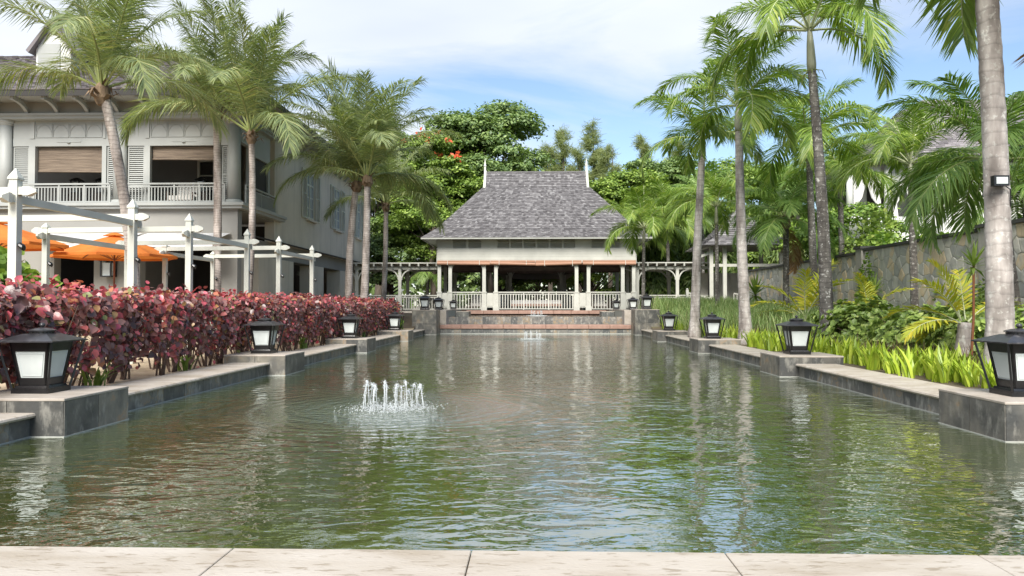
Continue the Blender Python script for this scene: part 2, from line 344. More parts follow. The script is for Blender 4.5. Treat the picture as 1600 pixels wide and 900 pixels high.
M['strap'] = leafm('strap_leaf', [(0, (.11, .19, .035)), (1, (.24, .32, .07))], 0.45)
M['bush'] = leafm('bush_leaf', [(0, (.132, .207, .046)), (.5, (.256, .361, .083)), (.9, (.443, .557, .147)), (1, (.621, .696, .228))], 0.36, tr=.2)
M['brightbush'] = leafm('bright_shrub_leaf', [(0, (.113, .207, .039)), (.5, (.196, .323, .055)), (1, (.330, .454, .089))], 0.45)
M['grass'] = leafm('fountain_grass', [(0, (.188, .300, .102)), (.6, (.307, .419, .145)), (.9, (.428, .491, .213)), (1, (.530, .458, .292))], 0.6)
M['redgrass'] = leafm('dry_grass', [(0, (.085, .045, .032)), (.6, (.17, .10, .065)), (1, (.25, .17, .11))], 0.8)
M['treed'] = leafm('dark_tree_leaf', [(0, (.096, .161, .059)), (.5, (.171, .256, .085)), (.9, (.266, .363, .118)), (1, (.329, .431, .139))], 0.5, tr=.25)
M['treem'] = leafm('mid_tree_leaf', [(0, (.105, .180, .032)), (.5, (.187, .284, .049)), (.9, (.285, .390, .074)), (1, (.358, .466, .097))], 0.5, tr=.25)
M['treel'] = leafm('light_tree_leaf', [(0, (.103, .149, .034)), (.5, (.172, .218, .052)), (1, (.276, .310, .092))], 0.55, tr=.3)
M['casu'] = leafm('casuarina_needles', [(0, (.166, .207, .084)), (.5, (.248, .297, .114)), (1, (.345, .386, .156))], 0.7, tr=.35)
M['bamboo_leaf'] = leafm('bamboo_leaf', [(0, (.075, .133, .035)), (.5, (.144, .218, .055)), (1, (.254, .328, .094))], 0.5)
M['flower'] = flat('red_flower', (0.62, 0.09, 0.03), 0.6, scale=5)
M['pinkflower'] = flat('pink_flower', (0.62, 0.05, 0.09), 0.6, scale=5)
HSTOPS = [(0, (.070, .038, .036)), (.22, (.135, .066, .062)), (.46, (.20, .098, .090)), (.66, (.29, .15, .13)), (.78, (.36, .085, .085)), (.88, (.56, .105, .15)), (.93, (.44, .19, .085)), (1, (.21, .23, .075))]
M['hleaf'] = pm('copperleaf', HSTOPS, 0.36, src='island', translucent=0.22, tcol=(1.3, .75, .65), scale=1.4, mixnoise=0.25, spec=.7)
M['hleafo'] = pm('copperleaf_large', HSTOPS, 0.34, src='object', translucent=0.22, tcol=(1.3, .75, .65), spec=.7, scale=12, mixnoise=0.12, bump=0.004, bscale=40)
M['hnew'] = pm('copperleaf_new', [(0, (.20, .07, .065)), (.35, (.34, .085, .088)), (.7, (.52, .11, .14)), (.88, (.46, .20, .10)), (1, (.34, .24, .12))], 0.38, src='island', translucent=0.3, tcol=(1.4, .8, .7))
M['hstem'] = pm('shrub_stem', [(.3, (.055, .032, .024)), (.7, (.14, .09, .065))], 0.9, scale=12)
M['jet'] = flat('water_jet', (0.80, 0.84, 0.86), 0.08, scale=30)

# ============================================================ the setting
def gz(x, y):
    z = 0.20
    def sm(a, b, t): t = min(1, max(0, (t-a)/(b-a))); return t*t*(3-2*t)
    if x > 5: z += 0.62*sm(14, 40, y)*sm(5.4, 8.5, x)
    z = max(z, 0.20 + 0.70*sm(33.5, 37.0, y)) if abs(x) > 4.6 else z
    if y >= 36.9: z = 0.90
    return z
xs = [-900,-300,-100,-50,-30,-20,-14,-10,-7.6,-6.4,-5.3,5.3,6,7,8,9,10,11,12,14,18,26,40,80,300,900]
ys = [-300,-60,-10,3.05,5,8,11,14,17,20,23,26,29,32,33.5,34.3,35,35.8,36.3,37,40,44,50,60,80,140,400,1500]
V = []; F = []; MI = []
for y in ys:
    for x in xs: V.append((x, y, gz(x, y)))
nx = len(xs)
for j in range(len(ys)-1):
    for i in range(nx-1):
        if xs[i] >= -5.31 and xs[i+1] <= 5.31 and ys[j] >= 3.0 and ys[j+1] <= 44.1: continue
        F.append((j*nx+i, j*nx+i+1, (j+1)*nx+i+1, (j+1)*nx+i))
        MI.append(1 if (xs[i+1] <= -5.2 and xs[i] >= -30 and 3 <= ys[j] < 34) else 0)
gm = mesh_from('ground', V, F, [M['soil'], M['sand']], True, MI)
tag(link(bpy.data.objects.new('ground', gm)), kind='structure')

# water: murky, rippled, rings round the jets
FOUNT = [(-1.72, 9.75, 0.0), (0.0, 30.0, 0.0), (0.22, 40.0, 0.79)]
def water_mat():
    m = bpy.data.materials.new('pool_water'); m.use_nodes = True; nt = m.node_tree; N = nt.nodes; L = nt.links
    b = N['Principled BSDF']; b.inputs['Roughness'].default_value = 0.025; b.inputs['IOR'].default_value = 1.33; b.inputs['Specular IOR Level'].default_value = 0.0
    g = N.new('ShaderNodeNewGeometry')
    mud = N.new('ShaderNodeTexNoise'); mud.inputs['Scale'].default_value = 0.35; mud.inputs['Detail'].default_value = 3; L.new(g.outputs['Position'], mud.inputs['Vector'])
    r = ramp(nt, [(.3, (.055, .075, .020)), (.7, (.080, .098, .030))]); L.new(mud.outputs['Fac'], r.inputs[0]); L.new(r.outputs[0], b.inputs['Base Color'])
    def M2(op, a, c=None, k=None):
        n = N.new('ShaderNodeMath'); n.operation = op
        for i, q in enumerate((a, c, k)):
            if q is None: continue
            if isinstance(q, (int, float)): n.inputs[i].default_value = q
            else: L.new(q, n.inputs[i])
        return n.outputs[0]
    def wave(scale, stretch, rot, amp, detail=2, dist=0.0):
        mp = N.new('ShaderNodeMapping'); mp.inputs['Scale'].default_value = stretch; mp.inputs['Rotation'].default_value = (0, 0, R(rot)); L.new(g.outputs['Position'], mp.inputs[0])
        n = N.new('ShaderNodeTexNoise'); n.inputs['Scale'].default_value = scale; n.inputs['Detail'].default_value = detail; n.inputs['Roughness'].default_value = 0.5; n.inputs['Distortion'].default_value = dist
        L.new(mp.outputs[0], n.inputs['Vector']); return M2('MULTIPLY', n.outputs['Fac'], amp)
    h = M2('ADD', wave(3.9, (.72, 1.2, 1), -14, 0.0145, 2, .7), wave(8.5, (.8, 1.2, 1), 16, 0.0040, 2, .5))
    calm = N.new('ShaderNodeMapRange'); pn = N.new('ShaderNodeTexNoise'); pn.inputs['Scale'].default_value = 0.55; pn.inputs['Detail'].default_value = 2; L.new(g.outputs['Position'], pn.inputs['Vector'])
    calm.inputs[1].default_value = .36; calm.inputs[2].default_value = .64; calm.inputs[3].default_value = .45; calm.inputs[4].default_value = 1.35; L.new(pn.outputs['Fac'], calm.inputs[0])
    h = M2('MULTIPLY', h, calm.outputs[0])
    h = M2('ADD', h, wave(1.2, (1, 1, 1), 40, 0.014, 1))
    h = M2('ADD', h, wave(17, (.8, 1.1, 1), -30, 0.0014, 2))
    for fx, fy, fz in FOUNT[:2]:
        d = N.new('ShaderNodeVectorMath'); d.operation = 'DISTANCE'; L.new(g.outputs['Position'], d.inputs[0]); d.inputs[1].default_value = (fx, fy, fz)
        wob = wave(1.5, (1, 1, 1), 0, 0.35)
        ph = M2('MULTIPLY', M2('ADD', d.outputs['Value'], wob), 2*math.pi/0.24)
        env = M2('EXPONENT', M2('MULTIPLY', d.outputs['Value'], -0.62))
        h = M2('ADD', h, M2('MULTIPLY', M2('MULTIPLY', M2('SINE', ph), env), 0.0075))
        # churned water right under the jets
        e2 = M2('EXPONENT', M2('MULTIPLY', M2('MULTIPLY', d.outputs['Value'], d.outputs['Value']), -0.8))
        h = M2('ADD', h, M2('MULTIPLY', e2, wave(13, (1, 1, 1), 0, 0.12, 3)))
    bp = N.new('ShaderNodeBump'); bp.inputs['Strength'].default_value = 1.0; bp.inputs['Distance'].default_value = 1.0
    L.new(h, bp.inputs['Height']); L.new(bp.outputs[0], b.inputs['Normal'])
    gl = N.new('ShaderNodeBsdfGlossy'); gl.inputs['Roughness'].default_value = 0.015; gl.inputs['Color'].default_value = (.97, .98, 1, 1); L.new(bp.outputs[0], gl.inputs['Normal'])
    lw = N.new('ShaderNodeLayerWeight'); lw.inputs['Blend'].default_value = 0.5; L.new(bp.outputs[0], lw.inputs['Normal'])
    fac = M2('MULTIPLY_ADD', M2('POWER', lw.outputs['Facing'], 1.9), 0.92, 0.03)
    mx_ = N.new('ShaderNodeMixShader'); L.new(fac, mx_.inputs[0]); L.new(b.outputs[0], mx_.inputs[1]); L.new(gl.outputs[0], mx_.inputs[2]); L.new(mx_.outputs[0], N['Material Output'].inputs[0])
    return m
M['water'] = water_mat()
wm = MB(); wm.add([(-5.2, 2.6, 0), (5.2, 2.6, 0), (5.2, 36.6, 0), (-5.2, 36.6, 0)], [(0, 1, 2, 3)])
wm.build('pool_water', M['water'], kind='structure')
wm = MB(); wm.add([(-4.1, 37.04, .787), (4.36, 37.04, .787), (4.36, 43.1, .787), (-4.1, 43.1, .787)], [(0, 1, 2, 3)])
wm.build('upper_pool_water', M['water'], kind='structure')

# near coping the camera stands behind
nc = thing('pool_coping', 'cream travertine coping slabs along the near edge of the pool', 'coping', (0, 2.6, 0))
x = -3.16
MB().box((-5.4, 2.0, -.6), (5.4, 3.10, .245)).build('footing', M['grout'], nc)
for k, w in enumerate((1.0, .995, .987, 1.03, 1.01, 1.0, 1.0)):
    piece('coping_stone', nc, (x + w/2, 2.60, .27), (w-.005, 1.13, .058), M['trav'], bev=.003); x += w
tp = MB().box((-9, -6, .02), (9, 1.99, .27)).build('terrace', M['paving']); tag(tp, kind='structure')

PEDY = [7.50, 14.25, 21.25, 28.25]
SEG = [(3.2, 7.5), (8.7, 14.25), (15.45, 21.25), (22.45, 28.25), (29.45, 34.6)]
def bullnose():
    m = MB(); pts = [(.74, .19), (.74, .24), (.03, .24), (.009, .234), (0, .215), (.009, .196), (.03, .19)]
    return pts
tile_n = 0
for s, side in ((-1, 'red hedge'), (1, 'lime-green lilies')):
    w = thing('pool_wall', f'low dark slate pool wall with cream coping beside the {side}', 'pool wall', (s*4.92, 3.2, 0))
    MB().box((min(s*4.932, s*5.35), 3.2, -.6), (max(s*4.932, s*5.35), 34.6, .188)).build('backing', M['grout'], w)
    for a, b in SEG:
        n = max(1, round((b-a)/.305)); st = (b-a)/n
        for k in range(n):
            piece('slate_tile', w, (s*(4.926 + random.uniform(-.002, .002)), a + st*(k+.5), .063), (.02, round(st-.007, 3), .248), M['slate'])
        MB().box((min(s*4.911, s*4.93), a, -.03), (max(s*4.911, s*4.93), b, .010)).build('limescale_line', M['lime'], w)
        n = max(1, round((b-a)/.98)); st = (b-a)/n
        for k in range(n):
            m = MB().prism([(s*(4.86+u), z) for u, z in bullnose()], 'y', a + st*k + .003, a + st*(k+1) - .003)
            m.build('coping_stone', M['trav'], w)

def pedestal(cx0, cx1, y0, y1, top, label, tiles_f, tiles_s, rows, group=None, cat='pedestal', name='lantern_pedestal', z0=-.6):
    w = thing(name, label, cat, ((cx0+cx1)/2, (y0+y1)/2, 0), group)
    MB().box((cx0+.012, y0+.012, z0), (cx1-.012, y1-.012, top-.03)).build('core', M['grout'], w)
    zr = [(-.06 + (top-.024+.06)*k/rows, -.06 + (top-.024+.06)*(k+1)/rows) for k in range(rows)]
    for a, b in zr:
        for k in range(tiles_f):
            st = (cx1-cx0)/tiles_f
            for yy in (y0+.006, y1-.006): piece('slate_tile', w, (cx0+st*(k+.5), yy, (a+b)/2), (round(st-.008, 3), .02, round(b-a-.006, 3)), M['pslate'])
        for k in range(tiles_s):
            st = (y1-y0)/tiles_s
            for xx in (cx0+.004, cx1-.004): piece('slate_tile', w, (xx, y0+st*(k+.5), (a+b)/2), (.022, round(st-.008, 3), round(b-a-.006, 3)), M['pslate'])
    piece('capstone', w, ((cx0+cx1)/2, (y0+y1)/2, top-.012), (cx1-cx0+.016, y1-y0+.016, .028), M['capstone'], bev=.005)
    MB().box((cx0-.012, y0-.012, -.03), (cx1+.012, y1+.012, .009)).build('limescale_line', M['lime'], w)
    return w
ORD = ['nearest', 'second nearest', 'third nearest', 'fourth nearest']
for s, side in ((-1, 'left'), (1, 'right')):
    for k, y in enumerate(PEDY):
        x0, x1 = sorted((s*4.58, s*5.73))
        pedestal(x0, x1, y, y+1.2, .38, f'square slate lantern pedestal, {ORD[k]} on the {side} side of the pool', 2, 2, 1, 'slate lantern pedestals along the pool')
pedestal(-5.45, -4.36, 34.6, 36.0, 1.12, 'tall slate pier at the far left corner of the pool', 2, 2, 2, name='corner_pier', cat='pier')
pedestal(4.60, 5.70, 34.6, 36.0, 1.14, 'tall slate pier at the far right corner of the pool', 2, 2, 2, name='corner_pier', cat='pier')

# stepped far end: lower wall, terracotta ledge, upper pool wall
fe = thing('pool_end_wall', 'stepped slate wall with terracotta ledge at the far end of the pool', 'pool wall', (0.1, 36.5, 0))
MB().box((-4.38, 36.02, -.6), (4.62, 36.9, .21)).build('backing', M['grout'], fe)
for k in range(27): piece('slate_tile', fe, (-4.36+.3319*(k+.5), 36.012, .08), (.325, .02, .25), M['slate'])
for k in range(9):
    piece('ledge_slab', fe, (-4.36 + .9956*(k+.5), 36.42, .318), (.99, .95, .20), M['brickedge'], bev=.02)
MB().box((-4.12, 37.0, .2), (4.37, 37.04, .775)).build('upper_backing', M['grout'], fe)
MB().box((-4.36, 36.0, -.02), (4.6, 36.02, .022)).build('limescale_line', M['lime'], fe)
for k in range(25): piece('slate_tile', fe, (-4.12+.3396*(k+.5), 36.99, .60), (.332, .02, .362), M['slate'])
for a, b, z0, z1 in ((-4.1, 4.36, .3, .77),): MB().box((a, 37.06, z0), (b, 43.1, z1)).build('pool_bed', M['dark'], fe)
for s, x0, x1 in ((-1, -5.25, -4.06), (1, 4.28, 5.55)):
    w = thing('upper_pool_side_wall', f'pale stone side wall of the raised pool behind the {"left" if s<0 else "right"} corner pier', 'wall', ((x0+x1)/2, 38, 0))
    MB().box((x0, 36.01, .2), (x1, 43.4, 1.07)).build('wall', M['grout'], w)
    for k in range(7): piece('capstone', w, ((x0+x1)/2, 36.01+1.0557*(k+.5), 1.085), (x1-x0+.02, 1.05, .03), M['capstone'])
    xi = x0 if s > 0 else x1
    piece('stone_block', w, (xi + s*.16, 36.0, .76), (.30, .02, .60), M['capstone'])
    # little stepped plinth jutting into the raised pool
    piece('step_block', w, (xi - s*.35, 41.0, .88), (.66, 1.4, .22), M['slate']); piece('step_cap', w, (xi - s*.35, 41.0, 1.0), (.68, 1.42, .03), M['trav'])
ts = thing('terracotta_step', 'terracotta step between the raised pool and the pavilion', 'step', (0.18, 43.4, .8))
for k in range(8): piece('step_slab', ts, (-3.76+.984*(k+.5), 43.5, .945), (.978, .8, .2), M['brickedge'], bev=.015)

# ------------------------------------------------------------ lanterns
def make_lantern(label):
    t = thing('pedestal_lantern', label, 'lantern', (0, 0, 0), 'black lanterns round the pool')
    MB().frustum((0, 0), .198, .198, 0, .04).frustum((0, 0), .178, .165, .04, .078).build('base', M['black'], t)
    z0, z1, h0, h1 = .078, .535, .148, .212
    def hw(z): return h0 + (h1-h0)*(z-z0)/(z1-z0)
    m = MB(); za, zb = .160, .440
    for k in range(4):
        c, s_ = [(1,0),(0,1),(-1,0),(0,-1)][k]
        def P(u, z, d=0): h = hw(z)-d; return (c*h - s_*u, s_*h + c*u, z)
        def side(u0a, u0b, zl, u1a, u1b, zh):
            a = [P(u0a, zl), P(u0b, zl), P(u1b, zh), P(u1a, zh)]; b = [P(u0a, zl, .02), P(u0b, zl, .02), P(u1b, zh, .02), P(u1a, zh, .02)]
            m.add(a+b, [(0,1,2,3),(7,6,5,4),(0,4,5,1),(1,5,6,2),(2,6,7,3),(3,7,4,0)])
        wa, wb = hw(za)-.036, hw(zb)-.036
        side(-hw(z0), hw(z0), z0, -hw(za), hw(za), za)
        side(-hw(zb), hw(zb), zb, -hw(z1), hw(z1), z1)
        side(-hw(za), -wa, za, -hw(zb), -wb, zb); side(wa, hw(za), za, wb, hw(zb), zb)
        q = [P(-wa+.001, za, .010), P(wa-.001, za, .010), P(wb-.001, zb, .010), P(-wb+.001, zb, .010)]
        q2 = [P(-wa+.001, za, .016), P(wa-.001, za, .016), P(wb-.001, zb, .016), P(-wb+.001, zb, .016)]
        g = MB().add(q+q2, [(0,1,2,3),(7,6,5,4),(0,4,5,1),(1,5,6,2),(2,6,7,3),(3,7,4,0)]).build('glass_pane', M['frost'], t)
        # slim inner bead round the pane
        bd = MB(); e = .022
        def bead(p, q_): bd.bar(p, q_, .006, .006)
        cs = [P(-wa+e, za+e, .008), P(wa-e, za+e, .008), P(wb-e, zb-e, .008), P(-wb+e, zb-e, .008)]
        for i in range(4): bead(cs[i], cs[(i+1) % 4])
        bd.build('bead', M['frost'], g)
        sx, sy = [(1,1),(-1,1),(-1,-1),(1,-1)][k]
        MB().bar((sx*.190, sy*.190, .04), (sx*.290, sy*.290, .545), .020, .020, up=(sx, -sy, 0)).build('corner_strut', M['black'], t)
    m.build('housing', M['black'], t)
    MB().frustum((0, 0), .196, .196, .04, .054).build('lower_rim', M['black'], t)
    MB().frustum((0, 0), .315, .315, .538, .551).frustum((0, 0), .315, .125, .551, .622).build('roof', M['blacktop'], t)
    c = MB().lathe((0, 0), [(.128, .610), (.128, .622), (.114, .623), (.114, .647), (.138, .649), (.138, .660), (.075, .678), (.025, .686)], 20).build('vent_collar', M['blacktop'], t)
    hm = MB()
    for k in range(20):
        a = 2*math.pi*k/20; hm.box((.1145*math.cos(a)-.006, .1145*math.sin(a)-.006, .628), (.1145*math.cos(a)+.006, .1145*math.sin(a)+.006, .642))
    hm.build('vent_hole', M['dark'], c)
    MB().lathe((0, 0), [(.010, .682), (.012, .69), (.026, .70), (.031, .714), (.026, .728), (.010, .738)], 12).build('finial', M['blacktop'], t, smooth=True)
    return t
proto = make_lantern('black metal lantern on the nearest left pedestal, before the red hedge')
proto.location = (-5.2, 8.1, .383)
side_lab = {-1: 'left', 1: 'right'}
for s in (-1, 1):
    for k, y in enumerate(PEDY):
        if s == -1 and k == 0: continue
        copy_tree(proto, (s*(5.18 if s < 0 else 5.09), y+.6, .383), None, f'black metal lantern on the {ORD[k]} pedestal along the {side_lab[s]} pool edge')
for x, y, z, sc, lb in ((-4.95, 35.2, 1.123, .98, 'black lantern on the tall far left corner pier'), (5.2, 35.2, 1.143, .98, 'black lantern on the tall far right corner pier'),
                        (-4.72, 38.4, 1.10, .92, 'black lantern just behind the far left corner pier'), (4.98, 38.4, 1.10, .92, 'black lantern just behind the far right corner pier'),
                        (-4.38, 42.2, 1.10, .78, 'small black lantern beside the pavilion railing, left of the raised pool'), (4.55, 42.2, 1.10, .78, 'small black lantern beside the pavilion railing, right of the raised pool')):
    copy_tree(proto, (x, y, z), None, lb, sc=sc)

# ------------------------------------------------------------ fountains
jm = M['jet'].node_tree
_b = jm.nodes['Principled BSDF']; _t = jm.nodes.new('ShaderNodeBsdfTransparent'); _m = jm.nodes.new('ShaderNodeMixShader'); _m.inputs[0].default_value = .42
jm.links.new(_b.outputs[0], _m.inputs[1]); jm.links.new(_t.outputs[0], _m.inputs[2]); jm.links.new(_m.outputs[0], jm.nodes['Material Output'].inputs[0])
ICO_V = [(0,0,1),(.89,0,.45),(.28,.85,.45),(-.72,.53,.45),(-.72,-.53,.45),(.28,-.85,.45),(.72,.53,-.45),(-.28,.85,-.45),(-.89,0,-.45),(-.28,-.85,-.45),(.72,-.53,-.45),(0,0,-1)]
ICO_F = [(0,1,2),(0,2,3),(0,3,4),(0,4,5),(0,5,1),(1,6,2),(2,7,3),(3,8,4),(4,9,5),(5,10,1),(1,10,6),(2,6,7),(3,7,8),(4,8,9),(5,9,10),(11,7,6),(11,8,7),(11,9,8),(11,10,9),(11,6,10)]
for (fx, fy, fz), lb, rr, hh, nj in zip(FOUNT, ('ring of bubbling jets in the near part of the pool', 'ring of small jets near the far end of the pool', 'ring of small jets in the raised pool before the pavilion'), (.30, .30, .27), (.38, .30, .27), (15, 11, 9)):
    t = thing('fountain', lb, 'fountain', (fx, fy, fz), 'pool fountains')
    ring = [(fx+rr*math.cos(2*math.pi*k/24), fy+rr*math.sin(2*math.pi*k/24), fz-.02) for k in range(25)]
    MB().tube(ring, .016, 6).build('pipe_ring', M['black'], t)
    drops = []
    for k in range(nj):
        a = 2*math.pi*(k + random.uniform(-.2, .2))/nj; out = random.uniform(.03, .11)*random.choice((1, 1, -1)); h = hh*random.uniform(.62, 1.0)
        pts = []; rad = []
        for i in range(15):
            u = i/14; q = out*u + rr; tang = .05*math.sin(k*3.1)*u
            p = (fx + q*math.cos(a+tang), fy + q*math.sin(a+tang), fz + h*4*u*(1-u)*(1 if u < .5 else 1))
            j = .004; p = tuple(c + random.uniform(-j, j) for c in p)
            pts.append(p); r_ = .0028 + .0075*math.exp(-((u-.5)/.13)**2) + (.0022 if u > .5 else 0)
            rad.append(r_*random.uniform(.55, 1.5))
            for _ in range(9 if .3 < u < .7 else 6): drops.append([c + random.gauss(0, .016) for c in p])
        MB().tube(pts, rad, 5).build('water_jet', M['jet'], t, smooth=True)
    n = 1500
    a = rng.uniform(0, 2*np.pi, n); q = np.abs(rng.normal(rr*1.1, .17, n))
    sp = np.stack([fx+q*np.cos(a), fy+q*np.sin(a), fz+np.abs(rng.normal(0, .016, n))], 1)
    allp = np.concatenate([np.array(drops), sp]); N_ = len(allp)
    scatter('spray', ICO_V, ICO_F, allp, sphere_dirs(N_), sphere_dirs(N_), rng.uniform(.002, .0062, N_), M['jet'], t, 'stuff', True)

# ============================================================ shared building bits
def railing(parent, p, q, z0, z1, mat, step=.12, bal=.035, name='railing', posts=0):
    """rails as one part, each baluster a sub-part"""
    p, q = Vector((*p, 0)), Vector((*q, 0)); d = q-p; L = d.length; u = d/L; alongx = abs(u.x) > abs(u.y)
    m = MB(); Z = Vector((0, 0, 1))
    m.bar(p+Z*(z1-.03), q+Z*(z1-.03), .09, .06); m.bar(p+Z*(z1-.14), q+Z*(z1-.14), .05, .04); m.bar(p+Z*(z0+.06), q+Z*(z0+.06), .05, .05)
    for k in range(posts+1 if posts else 0):
        c = p + d*(k/posts); m.bar(c+Z*z0, c+Z*(z1-.03), .06, .06, up=(0, 1, 0))
    r = m.build(name, mat, parent)
    n = max(2, int(L/step)); zb, zt = z0+.085, z1-.16
    for k in range(n):
        c = p + d*((k+.5)/n); piece('baluster', r, (c.x, c.y, (zb+zt)/2), (bal, bal, round(zt-zb, 3)), mat)
    return r
def louvers(parent, x0, x1, y, z0, z1, mat, axis='x', step=.065, name='shutter', fr=.05, dep=.05):
    """shutter: frame part with its slats joined as one sub-part; lies in plane y (axis x) or x=y (axis y)"""
    def b(m, a0, a1, d0, d1, c0, c1):
        if axis == 'x': m.box((a0, d0, c0), (a1, d1, c1))
        else: m.box((d0, a0, c0), (d1, a1, c1))
    m = MB(); h = dep/2
    b(m, x0, x0+fr, y-h, y+h, z0, z1); b(m, x1-fr, x1, y-h, y+h, z0, z1)
    b(m, x0+fr, x1-fr, y-h, y+h, z0, z0+fr); b(m, x0+fr, x1-fr, y-h, y+h, z1-fr, z1)
    zm = (z0+z1)/2; b(m, x0+fr, x1-fr, y-h, y+h, zm-fr/2, zm+fr/2)
    o = m.build(name, mat, parent); s = MB(); z = z0+fr+step/2
    while z < z1-fr:
        if abs(z-zm) > fr*.7:
            if axis == 'x': s.bar((x0+fr, y, z), (x1-fr, y, z), .012, step*.82, up=(0, .62, .78))
            else: s.bar((y, x0+fr, z), (y, x1-fr, z), .012, step*.82, up=(-.62, 0, .78))
        z += step
    s.build('slats', mat, o)['kind'] = 'stuff'
    return o
def shingle_patch(a, b, c, d, rows, width, seed=1, lift=.04, over=1.2):
    """wooden shingles over the bilinear patch a-b (eave) c-d (top); returns verts, faces"""
    rg = random.Random(seed); a, b, c, d = map(Vector, (a, b, c, d)); m = MB()
    n = ((b-a).cross(c-a)); n = n if n.length > 1e-6 else (d-a).cross(c-a)
    n.normalize(); n = n if n.z > 0 else -n
    for r in range(rows):
        t0 = r/rows; t1 = min(1, (r+over)/rows)
        p0, q0 = a.lerp(c, t0), b.lerp(d, t0); p1, q1 = a.lerp(c, t1), b.lerp(d, t1)
        L = (q0-p0).length
        if L < .05: continue
        x = 0
        while x < L-.02:
            w = min(width*rg.uniform(.6, 1.4), L-x); u0, u1 = x/L, min(1, (x+w-.008)/L)
            l = lift*rg.uniform(.75, 1.35); sh = rg.uniform(-.012, .012)
            up = (p1-p0).normalized()*sh
            v = [p0.lerp(q0, u0)+n*l+up, p0.lerp(q0, u1)+n*l+up, p1.lerp(q1, u1)+n*.002, p1.lerp(q1, u0)+n*.002,
                 p0.lerp(q0, u0)-n*.004+up, p0.lerp(q0, u1)-n*.004+up]
            m.add(v, [(0, 1, 2, 3), (4, 5, 1, 0), (4, 0, 3), (5, 2, 1)]); x += w
    return m

# ============================================================ hotel building on the left
H = thing('hotel_building', 'two-storey greige hotel building with columned balcony and shuttered side windows', 'building', (-14, 30, .2))
YF = 27.6
# ground floor front: piers and lintel
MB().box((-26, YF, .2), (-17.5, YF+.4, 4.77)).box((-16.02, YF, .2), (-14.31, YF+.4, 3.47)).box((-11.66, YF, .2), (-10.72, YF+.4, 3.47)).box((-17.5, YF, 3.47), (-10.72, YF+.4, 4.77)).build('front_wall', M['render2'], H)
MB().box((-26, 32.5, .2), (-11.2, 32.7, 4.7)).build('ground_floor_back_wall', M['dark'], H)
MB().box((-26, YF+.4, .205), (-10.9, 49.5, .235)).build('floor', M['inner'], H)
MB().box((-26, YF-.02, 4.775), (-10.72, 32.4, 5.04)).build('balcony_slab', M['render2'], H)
MB().box((-26, YF-.22, 4.84), (-10.48, YF-.02, 4.94)).box((-26, YF-.30, 4.94), (-10.40, YF-.02, 5.05)).box((-10.72, YF-.02, 4.84), (-10.48, 32.2, 4.94)).box((-10.72, YF-.02, 4.94), (-10.40, 32.2, 5.05)).build('balcony_cornice', M['trim'], H)
# ground floor, pool side: piers
for a, b in ((YF+.4, 29.1), (30.4, 34.85), (38.2, 39.88), (43.26, 49.65)): MB().box((-11.7, a, .2), (-10.95, b, 3.31)).build('side_pier', M['render'], H)
MB().box((-11.72, YF+.41, 3.32), (-11.0, 49.6, 3.95)).build('side_lintel', M['render2'], H)
# dark room behind with a few mullions
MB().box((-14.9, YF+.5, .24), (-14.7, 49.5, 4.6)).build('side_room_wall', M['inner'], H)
for y in (36.2, 37.2, 41.2, 42.2): piece('mullion', H, (-12.3, y, 1.9), (.1, .1, 3.3), M['trim'])
for y in (34.9, 40.0): MB().box((-12.4, y, .24), (-12.3, y+3.2, .9)).box((-12.4, y, 2.9), (-12.3, y+3.2, 3.1)).build('glazing_bar', M['trim'], H)
# upper wall, pool side
ZU = 3.95
WIN = [(35.14, 38.09), (40.13, 43.11), (45.15, 48.1)]
uw = MB(); prev = 31.48
z0w, z1w = 5.46, 7.70
for a, b in WIN:
    wa, wb = a+.78, b-.78
    uw.box((-11.1, prev, ZU), (-10.7, wa, 9.3)).box((-11.1, wa, ZU), (-10.7, wb, z0w)).box((-11.1, wa, z1w), (-10.7, wb, 9.3)); prev = wb
uw.box((-11.1, prev, ZU), (-10.7, 49.65, 9.3)).build('side_wall', M['render'], H)
MB().box((-24, 49.2, .2), (-11.1, 49.6, 9.3)).build('end_wall', M['render'], H)
MB().box((-14.6, 31.48, 5.05), (-11.1, 31.8, 9.3)).build('loggia_return_wall', M['render'], H)
MB().box((-10.72, YF+1, ZU), (-10.6, 49.65, ZU+.04)).build('dark_soffit_line', M['dark'], H)  # thin near-black strip along the lower edge of the upper wall
